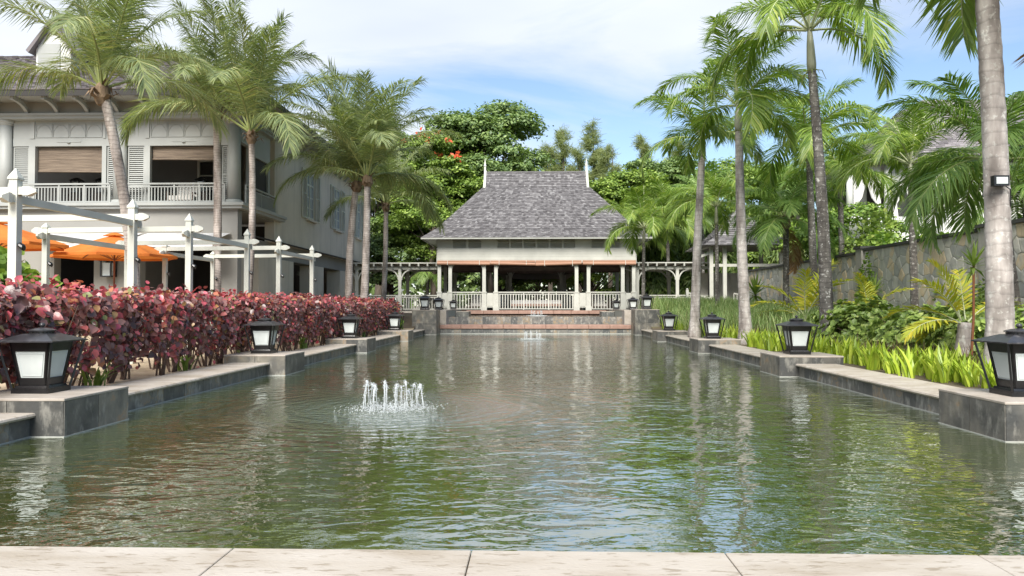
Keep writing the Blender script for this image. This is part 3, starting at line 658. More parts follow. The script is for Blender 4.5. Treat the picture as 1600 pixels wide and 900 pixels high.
for i, (a, b) in enumerate(WIN):
    wa, wb = a+.78, b-.78
    f = MB(); x = -10.78
    f.box((x-.05, wa, z0w), (x+.05, wa+.08, z1w)).box((x-.05, wb-.08, z0w), (x+.05, wb, z1w)).box((x-.05, wa+.08, z1w-.08), (x+.05, wb-.08, z1w)).box((x-.05, wa+.08, z0w), (x+.05, wb-.08, z0w+.1))
    mid = (wa+wb)/2; f.box((x-.05, mid-.05, z0w+.1), (x+.05, mid+.05, z1w-.08))
    f.box((x-.045, wa+.08, 7.06), (x+.045, mid-.05, 7.14)).box((x-.045, mid+.05, 7.06), (x+.045, wb-.08, 7.14))
    w = f.build('window', M['white'], H)
    for lo, hi in ((wa+.08, mid-.05), (mid+.05, wb-.08)):
        rows = [(z0w+.1, 5.98), (6.02, 6.5), (6.54, 7.06), (7.14, z1w-.08)]
        c2 = (lo+hi)/2
        for r0, r1 in rows:
            for q0, q1 in ((lo, c2-.015), (c2+.015, hi)): piece('pane', w, (x, (q0+q1)/2, (r0+r1)/2), (.015, round(q1-q0, 3), round(r1-r0, 3)), M['winglass'])
        m = MB()
        m.box((x-.02, c2-.015, z0w+.1), (x+.02, c2+.015, z1w-.08))
        for r in (6.0, 6.52): m.box((x-.02, lo, r-.02), (x+.02, c2-.015, r+.02)).box((x-.02, c2+.015, r-.02), (x+.02, hi, r+.02))
        m.build('glazing_bar', M['white'], w)
    louvers(H, a, wa-.02, -10.66, z0w-.03, z1w+.03, M['white'], 'y'); louvers(H, wb+.02, b, -10.66, z0w-.03, z1w+.03, M['white'], 'y')
    MB().box((-10.7, wa-.08, z0w-.12), (-10.56, wb+.08, z0w-.03)).build('sill', M['render'], H)
# entablature and frieze above the balcony
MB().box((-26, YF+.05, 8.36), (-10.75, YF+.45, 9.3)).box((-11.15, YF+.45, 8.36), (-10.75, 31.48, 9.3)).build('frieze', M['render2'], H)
MB().box((-26, YF-.10, 8.17), (-10.6, YF+.45, 8.27)).box((-26, YF-.16, 8.27), (-10.54, YF+.45, 8.36)).box((-11.15, YF+.45, 8.17), (-10.6, 31.48, 8.27)).box((-11.15, YF+.45, 8.27), (-10.54, 31.48, 8.36)).build('entablature', M['trim'], H)
for cx in (-10.95, -15.2, -19.52):
    c = MB().lathe((cx, YF+.22), [(.25, 5.19), (.235, 6.4), (.215, 8.0)], 24).build('column', M['trim'], H, smooth=True)
    MB().lathe((cx, YF+.22), [(.33, 5.05), (.33, 5.10), (.31, 5.11), (.31, 5.15), (.27, 5.19)], 24).build('column_base', M['trim'], c)
    MB().lathe((cx, YF+.22), [(.215, 7.98), (.25, 8.02), (.25, 8.05), (.29, 8.10), (.29, 8.165)], 24).build('column_capital', M['trim'], c)
# bays: screens, blinds, shutters, railings
BAYS = [(-19.27, -18.66, -18.42, -15.90, -15.74, -15.45, 6.33), (-14.95, -14.31, -14.10, -11.59, -11.44, -11.20, 6.77)]
yb = YF+.30
for (s0, s1, o0, o1, t0, t1, zb) in BAYS:
    b = MB()
    b.box((s0, yb-.06, 7.22), (t1, yb+.06, 7.50)).box((s0, yb-.05, 7.50), (t1, yb+.03, 8.17))
    for a, c in ((s1, o0), (o1, t0)): b.box((a, yb-.08, 5.05), (c, yb+.08, 7.22)); b.box((a+.03, yb-.09, 7.5), (c-.03, yb-.03, 8.17))
    scr = b.build('screen_frame', M['trim'], H)
    pw = (o1-o0)/4
    for k in range(4):
        px = o0 + pw*k
        fr = MB().box((px+.01, yb-.075, 7.54), (px+.03, yb-.048, 8.06)).box((px+pw-.03, yb-.075, 7.54), (px+pw-.01, yb-.048, 8.06)).box((px+.03, yb-.075, 8.04), (px+pw-.03, yb-.048, 8.06)).box((px+.03, yb-.075, 7.54), (px+pw-.03, yb-.048, 7.56))
        for sgn in (-1, 1):
            pts = []
            for i in range(9):
                t = i/8*math.pi/2; ex = px+pw*.5 + sgn*(pw*.46 - pw*.44*(1-math.cos(t))); pts.append((ex - sgn*0, yb-.058, 7.58 + .42*math.sin(t)))
            fr.tube(pts, .012, 5)
        fr.build('arch_fretwork', M['trim'], scr)
    MB().box(((o0+o1)/2-.45, yb-.075, 7.36), ((o0+o1)/2+.45, yb-.055, 7.40)).lathe(((o0+o1)/2, yb-.065), [(.02, 7.30), (.07, 7.34), (.02, 7.38)], 10).build('scroll_ornament', M['trim'], scr)
    louvers(H, s0, s1-.01, yb, 5.06, 7.2, M['trim'], 'x', step=.075); louvers(H, t0+.01, t1, yb, 5.06, 7.2, M['trim'], 'x', step=.075)
    bl = MB(); z = 7.20
    while z > zb:
        bl.box((o0+.02, yb+.10, z-.046), (o1-.02, yb+.115+random.uniform(0, .004), z)); z -= .05
    bl.build('bamboo_blind', M['bamboo'], H)
    MB().tube([(o0+.02, yb+.10, zb-.02), (o1-.02, yb+.10, zb-.05)], .03, 8).build('blind_roll', M['bamboo'], H)
    railing(H, (s0+.02, YF+.02), (t1-.02, YF+.02), 5.06, 5.80, M['trim'], step=.118, posts=4, name='balcony_railing')
railing(H, (-10.62, YF+.5), (-10.62, 31.3), 5.06, 5.80, M['trim'], step=.12, posts=2, name='balcony_railing')
# side opening of the corner balcony
MB().box((-11.0, 29.2, 7.1), (-10.8, 31.2, 8.17)).box((-11.0, 29.1, 5.05), (-10.8, 29.25, 8.17)).box((-11.0, 31.0, 5.05), (-10.8, 31.2, 7.1)).box((-11.0, 28.1, 7.4), (-10.8, 29.1, 8.17)).build('side_screen', M['trim'], H)
MB().box((-10.93, 29.25, 5.06), (-10.88, 31.0, 7.1)).build('roller_screen', M['dark'], H)
# loggia back wall, ceiling, french door
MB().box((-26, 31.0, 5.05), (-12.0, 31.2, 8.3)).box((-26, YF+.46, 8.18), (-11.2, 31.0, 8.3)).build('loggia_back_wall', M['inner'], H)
fd = MB().box((-13.7, 30.9, 5.05), (-13.6, 30.98, 7.3)).box((-12.4, 30.9, 5.05), (-12.3, 30.98, 7.3)).box((-13.6, 30.9, 7.2), (-12.4, 30.98, 7.3)).box((-13.05, 30.9, 5.05), (-12.95, 30.98, 7.2))
for z in (5.5, 6.05, 6.6): fd.box((-12.95, 30.91, z), (-12.4, 30.97, z+.05)).box((-13.6, 30.91, z), (-13.05, 30.97, z+.05))
fd.box((-12.70, 30.91, 5.05), (-12.66, 30.97, 7.2)).build('french_door', M['white'], H)
MB().box((-13.6, 30.98, 5.06), (-12.4, 30.995, 7.2)).build('door_glass', M['dark'], H)
# eaves: soffit, fascia, curved brackets
ZE = 8.80; YE = 26.55; XE = -9.55
MB().box((-26, YE, ZE), (XE, YF+.2, ZE+.06)).box((-10.9, YF+.2, ZE), (XE, 50.2, ZE+.06)).build('soffit', M['trim'], H)
MB().box((-26, YE-.03, ZE-.06), (XE+.03, YE, ZE+.14)).box((XE, YE, ZE-.06), (XE+.03, 50.2, ZE+.14)).build('fascia', M['dark'], H)
def bracket(axis, at):
    prof = []
    for i in range(9): t = i/8*math.pi/2; prof.append((-.92*(1-math.sin(t))+(-.02), 8.72 - .52*(1-math.cos(t))*1.0))
    out = [(p[0], p[1]) for p in prof]; inn = [(-.92*(1-math.sin(i/8*math.pi/2))*0.80-.02+.0, 8.60 - .50*(1-math.cos(i/8*math.pi/2))) for i in range(9)]
    poly = [(-.98, 8.79), (-.98, 8.66)] + [(-.92+.80*math.sin(i/8*math.pi/2), 8.66 - .40*(1-math.cos(i/8*math.pi/2))) for i in range(9)] + [(0, 8.26+.12), (0, 8.40)] + [(-.80+.70*math.sin((8-i)/8*math.pi/2), 8.79 - .38*(1-math.cos((8-i)/8*math.pi/2))) for i in range(9)]
    m = MB()
    if axis == 'x': m.prism([(YF+.05+p[0], p[1]) for p in poly], 'x', at-.06, at+.06)
    else: m.prism([(-10.7-p[0], p[1]) for p in poly], 'y', at-.06, at+.06)
    return m.build('eave_bracket', M['trim'], H)
for k in range(13): bracket('x', -24.2 + 1.13*k)
for k in range(19): bracket('y', 31.0 + 1.0*k)
# roof
rf = MB().add([(-26, YE, ZE+.15), (XE, YE, ZE+.15), (XE, 50.2, ZE+.15), (-26, 50.2, ZE+.15), (-26, 31.3, 11.75), (-14.6, 31.3, 11.75), (-14.6, 45.4, 11.75), (-26, 45.4, 11.75)],
              [(0, 1, 5, 4), (1, 2, 6, 5), (2, 3, 7, 6), (4, 5, 6, 7)]).build('roof', M['hshingle'], H)
sm_ = shingle_patch((-26, YE-.04, ZE+.16), (XE, YE-.04, ZE+.16), (-26, 31.3, 11.76), (-14.6, 31.3, 11.76), 34, .2, 3)
o = sm_.build('roof_shingles', M['hshingle'], rf); o['kind'] = 'stuff'
g = MB().prism([(-18.95, 9.6), (-17.6, 9.6), (-17.6, 11.2), (-18.28, 12.05), (-18.95, 11.2)], 'y', 28.6, 31).build('dormer', M['villa'], H)
MB().add([(-19.2, 28.35, 11.0), (-18.28, 28.35, 12.2), (-17.35, 28.35, 11.0), (-19.2, 31.5, 11.0), (-18.28, 31.5, 12.2), (-17.35, 31.5, 11.0), (-19.1, 28.35, 10.9), (-18.28, 28.35, 12.05), (-17.45, 28.35, 10.9), (-19.1, 31.5, 10.9), (-18.28, 31.5, 12.05), (-17.45, 31.5, 10.9)],
         [(0,1,4,3),(1,2,5,4),(6,9,10,7),(7,10,11,8),(0,6,7,1),(1,7,8,2),(0,3,9,6),(2,8,11,5)]).build('dormer_roof', M['hshingle'], g)
MB().box((-18.85, 28.55, 10.2), (-18.0, 28.61, 11.3)).build('dormer_louver', M['trim'], g)
# awnings over the terrace
for x0, x1, z0, z1, lb in ((-17.9, -14.2, 3.50, 3.95, 'white fabric awning behind the orange parasol'), (-14.0, -10.95, 3.52, 3.95, 'white fabric awning at the hotel corner')):
    a = thing('awning', lb, 'awning', ((x0+x1)/2, 26.6, 3.5), 'terrace awnings'); m = MB()
    n = 24
    for j in range(2):
        for i in range(n+1):
            x = x0+(x1-x0)*i/n; sag = .05*abs(math.sin(i*1.3))
            m.v += [(x, YF-.06, z1-.01*j), (x, YF-.9, (z0+z1)/2-sag*.6-.01*j), (x, YF-1.6, z0-sag*.4-.01*j), (x, YF-1.62, z0-.16-sag-.0*j)]
    for j in range(2):
        o_ = j*(n+1)*4
        for i in range(n):
            for k in range(3): m.f.append((o_+i*4+k, o_+i*4+k+1, o_+(i+1)*4+k+1, o_+(i+1)*4+k))
    m.build('canopy', M['awning'], a, smooth=True)
    MB().bar((x0, YF-1.6, z0), (x1, YF-1.6, z0), .05, .05).bar((x0+.2, YF, z1-.25), (x0+.2, YF-1.6, z0-.03), .04, .04).bar((x1-.2, YF, z1-.25), (x1-.2, YF-1.6, z0-.03), .04, .04).build('awning_frame', M['white'], a)
def small_lantern(name, label, loc, h, cat='lantern', group=None):
    t = thing(name, label, cat, loc, group); x, y, z = loc; w = h*.28
    MB().box((x-w, y-w, z), (x+w, y+w, z+.05*h)).build('base', M['black'], t); MB().frustum((x, y), w*1.25, w*.3, z+.78*h, z+h).build('roof', M['black'], t)
    for sx in (-1, 1):
        for sy in (-1, 1): piece('corner_post', t, (x+sx*w*.9, y+sy*w*.9, z+.41*h), (w*.22, w*.22, .74*h), M['black'])
    MB().box((x-w*.72, y-w*.72, z+.05*h), (x+w*.72, y+w*.72, z+.7*h)).build('glass', M['frost'], t)
    return t
wl_ = small_lantern('wall_lantern', 'black wall lantern on the hotel wall behind the orange parasol pole', (-15.35, YF-.22, 2.35), .72)
MB().box((-15.45, YF-.02, 2.55), (-15.25, YF, 3.0)).bar((-15.35, YF-.2, 3.05), (-15.35, YF-.01, 2.9), .04, .04).build('wall_plate', M['black'], wl_)
for x, lb in ((-17.9, 'dark lantern on the left balcony, nearer the left column'), (-16.9, 'dark lantern on the left balcony, nearer the leaning palm'), (-12.95, 'dark lantern on the right balcony')):
    st = small_lantern('balcony_lantern', lb, (x, 29.6, 5.72), .62, group='balcony lanterns')
    MB().box((x-.25, 29.4, 5.06), (x+.25, 29.8, 5.715)).build('stand', M['timber'], st)
def armchair(name, label, loc, w, cat='armchair', face=-1, mat='cushion'):
    t = thing(name, label, cat, loc); x, y, z = loc
    MB().box((x-w/2, y-.35, z+.25), (x+w/2, y+.35, z+.42)).build('seat_cushion', M[mat], t)
    MB().prism([(y+.22, z+.42), (y+.36, z+.42), (y+.46, z+.92), (y+.34, z+.94)], 'x', x-w/2+.05, x+w/2-.05).build('back_cushion', M[mat], t)
    MB().box((x-w/2-.07, y-.38, z+.18), (x+w/2+.07, y+.40, z+.25)).build('seat_frame', M['timber'], t)
    for sx in (-1, 1):
        MB().box((x+sx*(w/2+.04)-.03, y-.36, z+.5), (x+sx*(w/2+.04)+.03, y+.38, z+.56)).build('armrest', M['timber'], t)
        for yy in (-.33, .36): piece('leg', t, (x+sx*(w/2+.04), y+yy, z+.25), (.06, .06, .5), M['timber'])
    return t
armchair('balcony_chair', 'pale cushioned chair behind the right balcony railing', (-13.3, 28.9, 5.055), .9)

# ============================================================ white garden pergolas
def post(parent, x, y, z0, z1, w, fin=.20):
    p = MB().box((x-w/2, y-w/2, z0), (x+w/2, y+w/2, z1)).build('post', M['white'], parent)
    MB().frustum((x, y), w/2-.002, w/2-.002, z1, z1+.05).frustum((x, y), w/2+.014, w/2+.014, z1+.05, z1+.075).frustum((x, y), w/2+.014, .004, z1+.075, z1+.075+fin*.75).build('finial', M['white'], p)
    return p
def pbeam(parent, p, q, w=.085, h=.115, tip=.16):
    p, q = Vector(p), Vector(q); d = (q-p).normalized(); sd = d.cross(Vector((0, 0, 1))).normalized(); u = Vector((0, 0, 1))
    m = MB().bar(p, q, w, h)
    for c, s in ((p, -1), (q, 1)):
        v = [c + sd*(a*(w/2)) + u*(b*(h/2)) for a, b in ((-1,-1),(1,-1),(1,1),(-1,1))]
        v += [c + d*(s*.03) + sd*(a*(w/2+.014)) + u*(b*(h/2+.014)) for a, b in ((-1,-1),(1,-1),(1,1),(-1,1))]
        v += [c + d*(s*.10) + sd*(a*(w/2+.014)) + u*(b*(h/2+.014)) for a, b in ((-1,-1),(1,-1),(1,1),(-1,1))]
        v += [c + d*(s*.20) + sd*(a*.02) + u*(b*.02) for a, b in ((-1,-1),(1,-1),(1,1),(-1,1))]
        f = []
        for r in range(3):
            for k in range(4): f.append((r*4+k, r*4+(k+1)%4, r*4+4+(k+1)%4, r*4+4+k))
        f.append((12, 13, 14, 15)); m.add(v, f)
    return m.build('beam', M['white'], parent)
for i, (ya, yb_, lb) in enumerate(((11.12, 14.44, 'nearest white timber pergola behind the red hedge'), (16.70, 20.12, 'middle white timber pergola standing before the orange parasol'), (22.20, 25.55, 'farthest white timber pergola at the hotel corner'))):
    xi, xo = (-7.60, -7.53, -7.38)[i], -10.75
    t = thing('garden_pergola', lb, 'pergola', ((xi+xo)/2, (ya+yb_)/2, .2), 'white garden pergolas'); w = .128 if i == 0 else .122
    for y in (ya, yb_):
        post(t, xi, y, .2, 3.12, w); p2 = post(t, xo, y, .2, 3.02 if i == 0 else 2.98, w*.92, fin=.12)
        pbeam(t, (xo-.12, y, 2.97), (xi+.12, y, 3.0))
        sp = MB().lathe((0, 0), [(.03, 0), (.05, .04), (.05, .14), (.035, .15)], 10)
        sp.v = [(xi+.13+v[2]*.5-.05, y+v[0]-.02, 2.2+v[1]-v[2]*.3) for v in sp.v]; sp.build('spotlight', M['black'], t)
        sp = MB().lathe((0, 0), [(.03, 0), (.05, .04), (.05, .14), (.035, .15)], 10)
        sp.v = [(xo+.13+v[2]*.5-.05, y+v[0]-.02, 2.25+v[1]-v[2]*.3) for v in sp.v]; sp.build('spotlight', M['black'], t)
    for x in (xi, xo):
        pbeam(t, (x, ya-.12, 2.88 if x == xi else 2.84), (x, yb_+.12, 2.88 if x == xi else 2.84))

# ============================================================ parasols
def parasol(label, x, y, rad, ztop, zedge):
    t = thing('parasol', label, 'parasol', (x, y, .2), 'orange parasols on the terrace'); n = 8
    MB().lathe((x, y), [(.028, .25), (.026, ztop-.03), (.01, ztop+.06)], 10).build('pole', M['pole'], t)
    MB().lathe((x, y), [(.38, .2), (.38, .28), (.1, .30), (.06, .5)], 16).build('base', M['black'], t)
    v = [(x, y, ztop)]; K = 5; sub = 4; ns = n*sub; f = []
    for r in range(1, K+1):
        u = r/K
        for j in range(ns):
            a = 2*math.pi*j/ns + .25; fr = (j % sub)/sub; scal = math.cos(math.pi/n)/math.cos((fr-.5)*2*math.pi/n)
            rr = rad*u*scal*(1 - .035*math.sin(math.pi*fr)*u); z = ztop - (ztop-zedge)*(u**1.12) + .05*math.sin(math.pi*fr)*math.sin(math.pi*u)*0 - .03*math.sin(math.pi*fr)*u*(1-u)
            v.append((x+rr*math.cos(a), y+rr*math.sin(a), z))
    for j in range(ns): f.append((0, 1+j, 1+(j+1)%ns))
    for r in range(K-1):
        for j in range(ns): f.append((1+r*ns+j, 1+(r+1)*ns+j, 1+(r+1)*ns+(j+1)%ns, 1+r*ns+(j+1)%ns))
    b0 = len(v)
    for j in range(ns): p = v[1+(K-1)*ns+j]; v.append((p[0], p[1], p[2]-.07))
    for j in range(ns): f.append((1+(K-1)*ns+j, b0+j, b0+(j+1)%ns, 1+(K-1)*ns+(j+1)%ns))
    m = MB(); m.add(v, f); m.build('canopy', M['orange'], t)
    vc = [(x, y, ztop+.10)] + [(x+.33*math.cos(2*math.pi*k/8+.25), y+.33*math.sin(2*math.pi*k/8+.25), ztop-.02) for k in range(8)]
    MB().add(vc, [(0, 1+k, 1+(k+1)%8) for k in range(8)]).build('vent_cap', M['orange'], t)
    for k in range(n):
        a = 2*math.pi*k/n+.25
        MB().bar((x+.05*math.cos(a), y+.05*math.sin(a), ztop-.06), (x+rad*.97*math.cos(a), y+rad*.97*math.sin(a), zedge-.01), .022, .022).build('rib', M['pole'], t)
        MB().bar((x+.04*math.cos(a), y+.04*math.sin(a), zedge-.12), (x+rad*.5*math.cos(a), y+rad*.5*math.sin(a), (ztop+zedge)/2-.06), .016, .016).build('strut', M['pole'], t)
parasol('orange parasol before the dark hotel doorway', -12.15, 22.0, 1.72, 3.36, 2.76)
parasol('orange parasol cut off by the left edge of the picture', -13.55, 19.0, 1.70, 3.42, 2.86)

# ============================================================ pavilion at the end of the pool
XC = .185; YP = 44.5; ZP = 1.03
P = thing('pavilion', 'open cream timber pavilion with steep grey shingle roof facing the pool', 'pavilion', (XC, 49, .9))
MB().box((XC-5.9, YP-.25, .6), (XC+5.9, 53.7, ZP)).build('floor', M['timber'], P)
def pcol(x, y, front=True):
    c = MB().box((x-.10, y-.10, 2.12), (x+.10, y+.10, 3.80)).build('column', M['pav_white'], P)
    MB().box((x-.135, y-.135, ZP+.24), (x+.135, y+.135, 2.06)).box((x-.16, y-.16, 2.06), (x+.16, y+.16, 2.12)).box((x-.17, y-.17, ZP), (x+.17, y+.17, ZP+.24)).build('column_pedestal', M['pav_white'], c); MB().box((x-.13, y-.13, 3.70), (x+.13, y+.13, 3.8)).build('column_capital', M['pav_white'], c)
    return c
OFF = (-5.62, -4.99, -3.02, -2.33, 2.33, 3.02, 4.99, 5.62)
def brace(parent, x, y, s, z=3.78, r=.42, mat=None, axis='x'):
    pts = [(s*r*(1-math.cos(i/6*math.pi/2)), z - r + r*math.sin(i/6*math.pi/2)) for i in range(7)]
    poly = [(s*.0, z-r-.12)] + [(s*r*(1-math.cos(i/6*math.pi/2)), z-r+r*math.sin(i/6*math.pi/2)) for i in range(7)] + [(s*(r+.02), z)] + [(s*(r*(1-math.cos(i/6*math.pi/2))+.10*(1-i/6)+.0), z-r*1.0+r*math.sin(i/6*math.pi/2)-.10*(i/6)) for i in range(6, -1, -1)]
    # simple curved bar
    m = MB(); prev = None
    for p in pts:
        q = (x+p[0], y, p[1]) if axis == 'x' else (x, y+p[0], p[1])
        if prev: m.bar(prev, q, .07, .08, up=(0, 1, 0) if axis == 'x' else (1, 0, 0))
        prev = q
    return m.build('brace', mat or M['pav_white'], parent)
for i, o_ in enumerate(OFF):
    pcol(XC+o_, YP)
    if i in (1, 3, 5): brace(P, XC+o_+.1, YP, 1, r=.30)
    if i in (2, 4, 6): brace(P, XC+o_-.1, YP, -1, r=.30)
for x0, x1 in ((-5.5, -5.13), (5.13, 5.5), (-2.88, -2.47), (2.47, 2.88)):
    MB().box((XC+x0, YP-.05, ZP+.18), (XC+x1, YP+.05, 2.05)).box((XC+x0+.06, YP-.07, ZP+.26), (XC+x1-.06, YP-.05, 1.97)).build('dado_panel', M['pav_white'], P)
railing(P, (XC-4.85, YP), (XC-3.16, YP), ZP+.04, 2.12, M['pav_white'], step=.155, bal=.05)
railing(P, (XC-2.18, YP), (XC+2.18, YP), ZP+.04, 2.12, M['pav_white'], step=.155, bal=.05, posts=3)
railing(P, (XC+3.16, YP), (XC+4.85, YP), ZP+.04, 2.12, M['pav_white'], step=.155, bal=.05)
# upper wall with louvred lights
uwz0, uwz1 = 3.80, 5.60
LV = [(-4.85, -4.05), (-3.96, -3.17)] + [(-2.29+.765*k+.02, -2.29+.765*(k+1)-.02) for k in range(6)] + [(3.17, 3.96), (4.05, 4.85)]
m = MB().box((XC-5.73, YP-.08, uwz0), (XC+5.73, YP+.08, 4.62)).box((XC-5.73, YP-.08, 5.30), (XC+5.73, YP+.08, uwz1))
prev = -5.73
for a, b in LV: m.box((XC+prev, YP-.08, 4.62), (XC+a, YP+.08, 5.30)); prev = b
m.box((XC+prev, YP-.08, 4.62), (XC+5.73, YP+.08, 5.30)).build('upper_wall', M['pav_white'], P)
for k in range(5): MB().box((XC-5.735, YP-.088, 3.84+.155*k), (XC+5.735, YP-.081, 3.84+.155*k+.145)).build('weatherboard', M['pav_white'], P)
for a, b in LV:
    lo = louvers(P, XC+a, XC+b, YP-.03, 4.62, 5.30, M['pav_white'], 'x', step=.07, name='louvre_window', fr=.035, dep=.06)
    MB().box((XC+a, YP+.02, 4.62), (XC+b, YP+.04, 5.3)).build('backing', M['greybeam'], lo)
for a, b in ((-5.58, -5.10), (-2.95, -2.48), (2.48, 2.95), (5.10, 5.58)):
    MB().box((XC+a, YP-.10, 4.66), (XC+b, YP-.083, 5.26)).build('wall_panel', M['pav_white'], P)
for sx in (-1, 1): MB().box((XC+sx*5.73-.08, YP+.1, uwz0), (XC+sx*5.73+.08, 53.5, uwz1)).build('side_upper_wall', M['pav_white'], P)
MB().box((XC-5.6, 53.3, uwz0), (XC+5.6, 53.5, uwz1)).build('rear_upper_wall', M['pav_white'], P)
MB().box((XC-5.6, YP+.1, 3.72), (XC+5.6, 53.3, 3.80)).build('ceiling', M['timber'], P)
for y in (47.5, 50.5): MB().box((XC-5.6, y, 3.5), (XC+5.6, y+.15, 3.71)).build('ceiling_beam', M['timber'], P)
# rolled timber blinds, some sagging
for a, b, z0a, z0b in ((-5.74, -2.66, 3.76, 3.73), (-2.66, -.05, 3.76, 3.70), (-.05, 2.62, 3.68, 3.76), (2.66, 5.74, 3.74, 3.73)):
    bl = MB().tube([(XC+a+.01, YP-.24, z0a), (XC+b-.01, YP-.24, z0b)], .085, 9).build('rolled_blind', M['terra'], P)
    MB().box((XC+a+.01, YP-.20, z0a+.06), (XC+b-.01, YP-.17, 3.93)).build('blind_slats', M['terra'], bl)
    for t in (.2, .8): x = a+(b-a)*t; MB().box((XC+x-.012, YP-.34, z0a-.09), (XC+x+.012, YP-.325, 3.92)).build('blind_cord', M['white'], bl)
# rear columns and rails, seen through the room
for o_ in (-5.62, -3.4, -1.75, 1.75, 3.4, 5.62):
    c = MB().box((XC+o_-.10, 53.2, ZP), (XC+o_+.10, 53.4, 3.75)).build('rear_column', M['pav_white'], P)
    brace(P, XC+o_+.1, 53.3, 1, r=.5); brace(P, XC+o_-.1, 53.3, -1, r=.5)
for sx in (-1, 1):
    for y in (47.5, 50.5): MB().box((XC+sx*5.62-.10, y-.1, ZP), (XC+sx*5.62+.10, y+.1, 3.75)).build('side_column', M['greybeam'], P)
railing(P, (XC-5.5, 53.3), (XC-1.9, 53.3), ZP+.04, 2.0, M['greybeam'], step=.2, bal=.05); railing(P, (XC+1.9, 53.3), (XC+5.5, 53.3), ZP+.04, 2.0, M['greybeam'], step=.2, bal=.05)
# roof
EV = (6.58, 43.70, 54.30, 5.20); MD = (5.80, 44.60, 53.40, 5.80); GB = (3.25, 48.05, 49.95, 8.80); RD = (3.13, 49.0, 9.83)
v = []
for h, y0, y1, z in (EV, MD, GB): v += [(XC-h, y0, z), (XC+h, y0, z), (XC+h, y1, z), (XC-h, y1, z)]
v += [(XC-RD[0], 49.0, RD[2]), (XC+RD[0], 49.0, RD[2])]
f = []
for r in range(2):
    for k in range(4): f.append((r*4+k, r*4+(k+1) % 4, r*4+4+(k+1) % 4, r*4+4+k))
f += [(8, 9, 13, 12), (10, 11, 12, 13), (9, 10, 13), (11, 8, 12)]
rf = MB().add(v, f).build('roof', M['shingle'], P)
sh = MB()
def ap(q): sh.add(q.v, q.f)
rl = ((EV, MD, 7), (MD, GB, 29))
for A, B, n in rl:
    ap(shingle_patch((XC-A[0], A[1], A[3]), (XC+A[0], A[1], A[3]), (XC-B[0], B[1], B[3]), (XC+B[0], B[1], B[3]), n, .15, 11+n))
    for sx in (-1, 1): ap(shingle_patch((XC+sx*A[0], A[1], A[3]), (XC+sx*A[0], A[2], A[3]), (XC+sx*B[0], B[1], B[3]), (XC+sx*B[0], B[2], B[3]), n, .24, 21+n))
    ap(shingle_patch((XC-A[0], A[2], A[3]), (XC+A[0], A[2], A[3]), (XC-B[0], B[2], B[3]), (XC+B[0], B[2], B[3]), n, .3, 31+n))
ap(shingle_patch((XC-3.25, 48.03, 8.78), (XC+3.25, 48.03, 8.78), (XC-3.17, 49.0, 9.85), (XC+3.17, 49.0, 9.85), 9, .15, 5))
ap(shingle_patch((XC-3.25, 49.97, 8.78), (XC+3.25, 49.97, 8.78), (XC-3.17, 49.0, 9.85), (XC+3.17, 49.0, 9.85), 8, .3, 6))
o = sh.build('roof_shingles', M['shingle'], rf); o['kind'] = 'stuff'
MB().box((XC-3.2, 48.92, 9.83), (XC+3.2, 49.08, 9.90)).build('ridge_cap', M['shingle'], rf)
for sx in (-1, 1):
    x = XC+sx*3.24
    gb = MB().bar((x, 47.95, 8.66), (x, 49.0, 9.92), .14, .16).bar((x, 50.05, 8.66), (x, 49.0, 9.92), .14, .16).build('bargeboard', M['white'], rf)
    MB().box((x-.06-.02, 48.94, 9.5), (x+.06-.02, 49.06, 10.25)).frustum((x-.02, 49), .085, .085, 10.25, 10.30).frustum((x-.02, 49), .06, .008, 10.30, 10.72).build('finial', M['white'], rf)
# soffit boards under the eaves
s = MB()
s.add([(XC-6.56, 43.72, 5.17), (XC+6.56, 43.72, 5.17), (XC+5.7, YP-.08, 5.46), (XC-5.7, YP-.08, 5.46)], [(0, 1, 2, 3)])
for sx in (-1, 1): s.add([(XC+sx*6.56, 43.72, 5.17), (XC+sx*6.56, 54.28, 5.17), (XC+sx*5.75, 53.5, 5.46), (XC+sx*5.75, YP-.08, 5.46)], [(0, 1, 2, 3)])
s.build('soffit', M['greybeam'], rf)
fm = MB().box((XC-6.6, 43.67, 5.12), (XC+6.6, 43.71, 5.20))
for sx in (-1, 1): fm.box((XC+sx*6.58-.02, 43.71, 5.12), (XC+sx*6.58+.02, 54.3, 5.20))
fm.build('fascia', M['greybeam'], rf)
# furniture inside
bt = thing('daybed', 'white cushioned bench behind the centre railing of the pavilion', 'bench', (XC, 47, ZP))
MB().box((XC-1.5, 46.6, ZP+.40), (XC+1.5, 47.4, ZP+.62)).build('seat_cushion', M['linen'], bt)
MB().box((XC-1.55, 46.55, ZP+.25), (XC+1.55, 47.45, ZP+.40)).build('seat_frame', M['brickedge'], bt)
for sx in (-1.45, 1.45):
    for y in (46.65, 47.35): piece('leg', bt, (XC+sx, y, ZP+.125), (.09, .09, .25), M['timber'])
armchair('armchair', 'pale armchair behind the left railing of the pavilion', (XC-3.6, 47.2, ZP), .8); armchair('armchair', 'pale armchair behind the right railing of the pavilion', (XC+3.9, 47.2, ZP), .8)
armchair('armchair', 'pale armchair left of the bench in the pavilion', (XC-2.2, 49.4, ZP), .8); armchair('armchair', 'pale armchair right of the bench in the pavilion', (XC+2.1, 49.4, ZP), .8)
# covered passage behind
pw = thing('covered_passage', 'dark gabled passage running back from the pavilion', 'walkway', (XC, 60, .9))
MB().box((XC-2.3, 53.8, .9), (XC+2.3, 74, 1.02)).build('floor', M['paving'], pw)
MB().prism([(XC-2.7, 3.55), (XC+2.7, 3.55), (XC, 4.9), ], 'y', 53.8, 74).build('roof', M['timber'], pw)
for y in (56, 60, 64, 68, 72):
    for sx in (-1, 1): MB().box((XC+sx*2.1-.1, y-.1, 1.02), (XC+sx*2.1+.1, y+.1, 3.54)).build('post', M['pav_white'], pw)

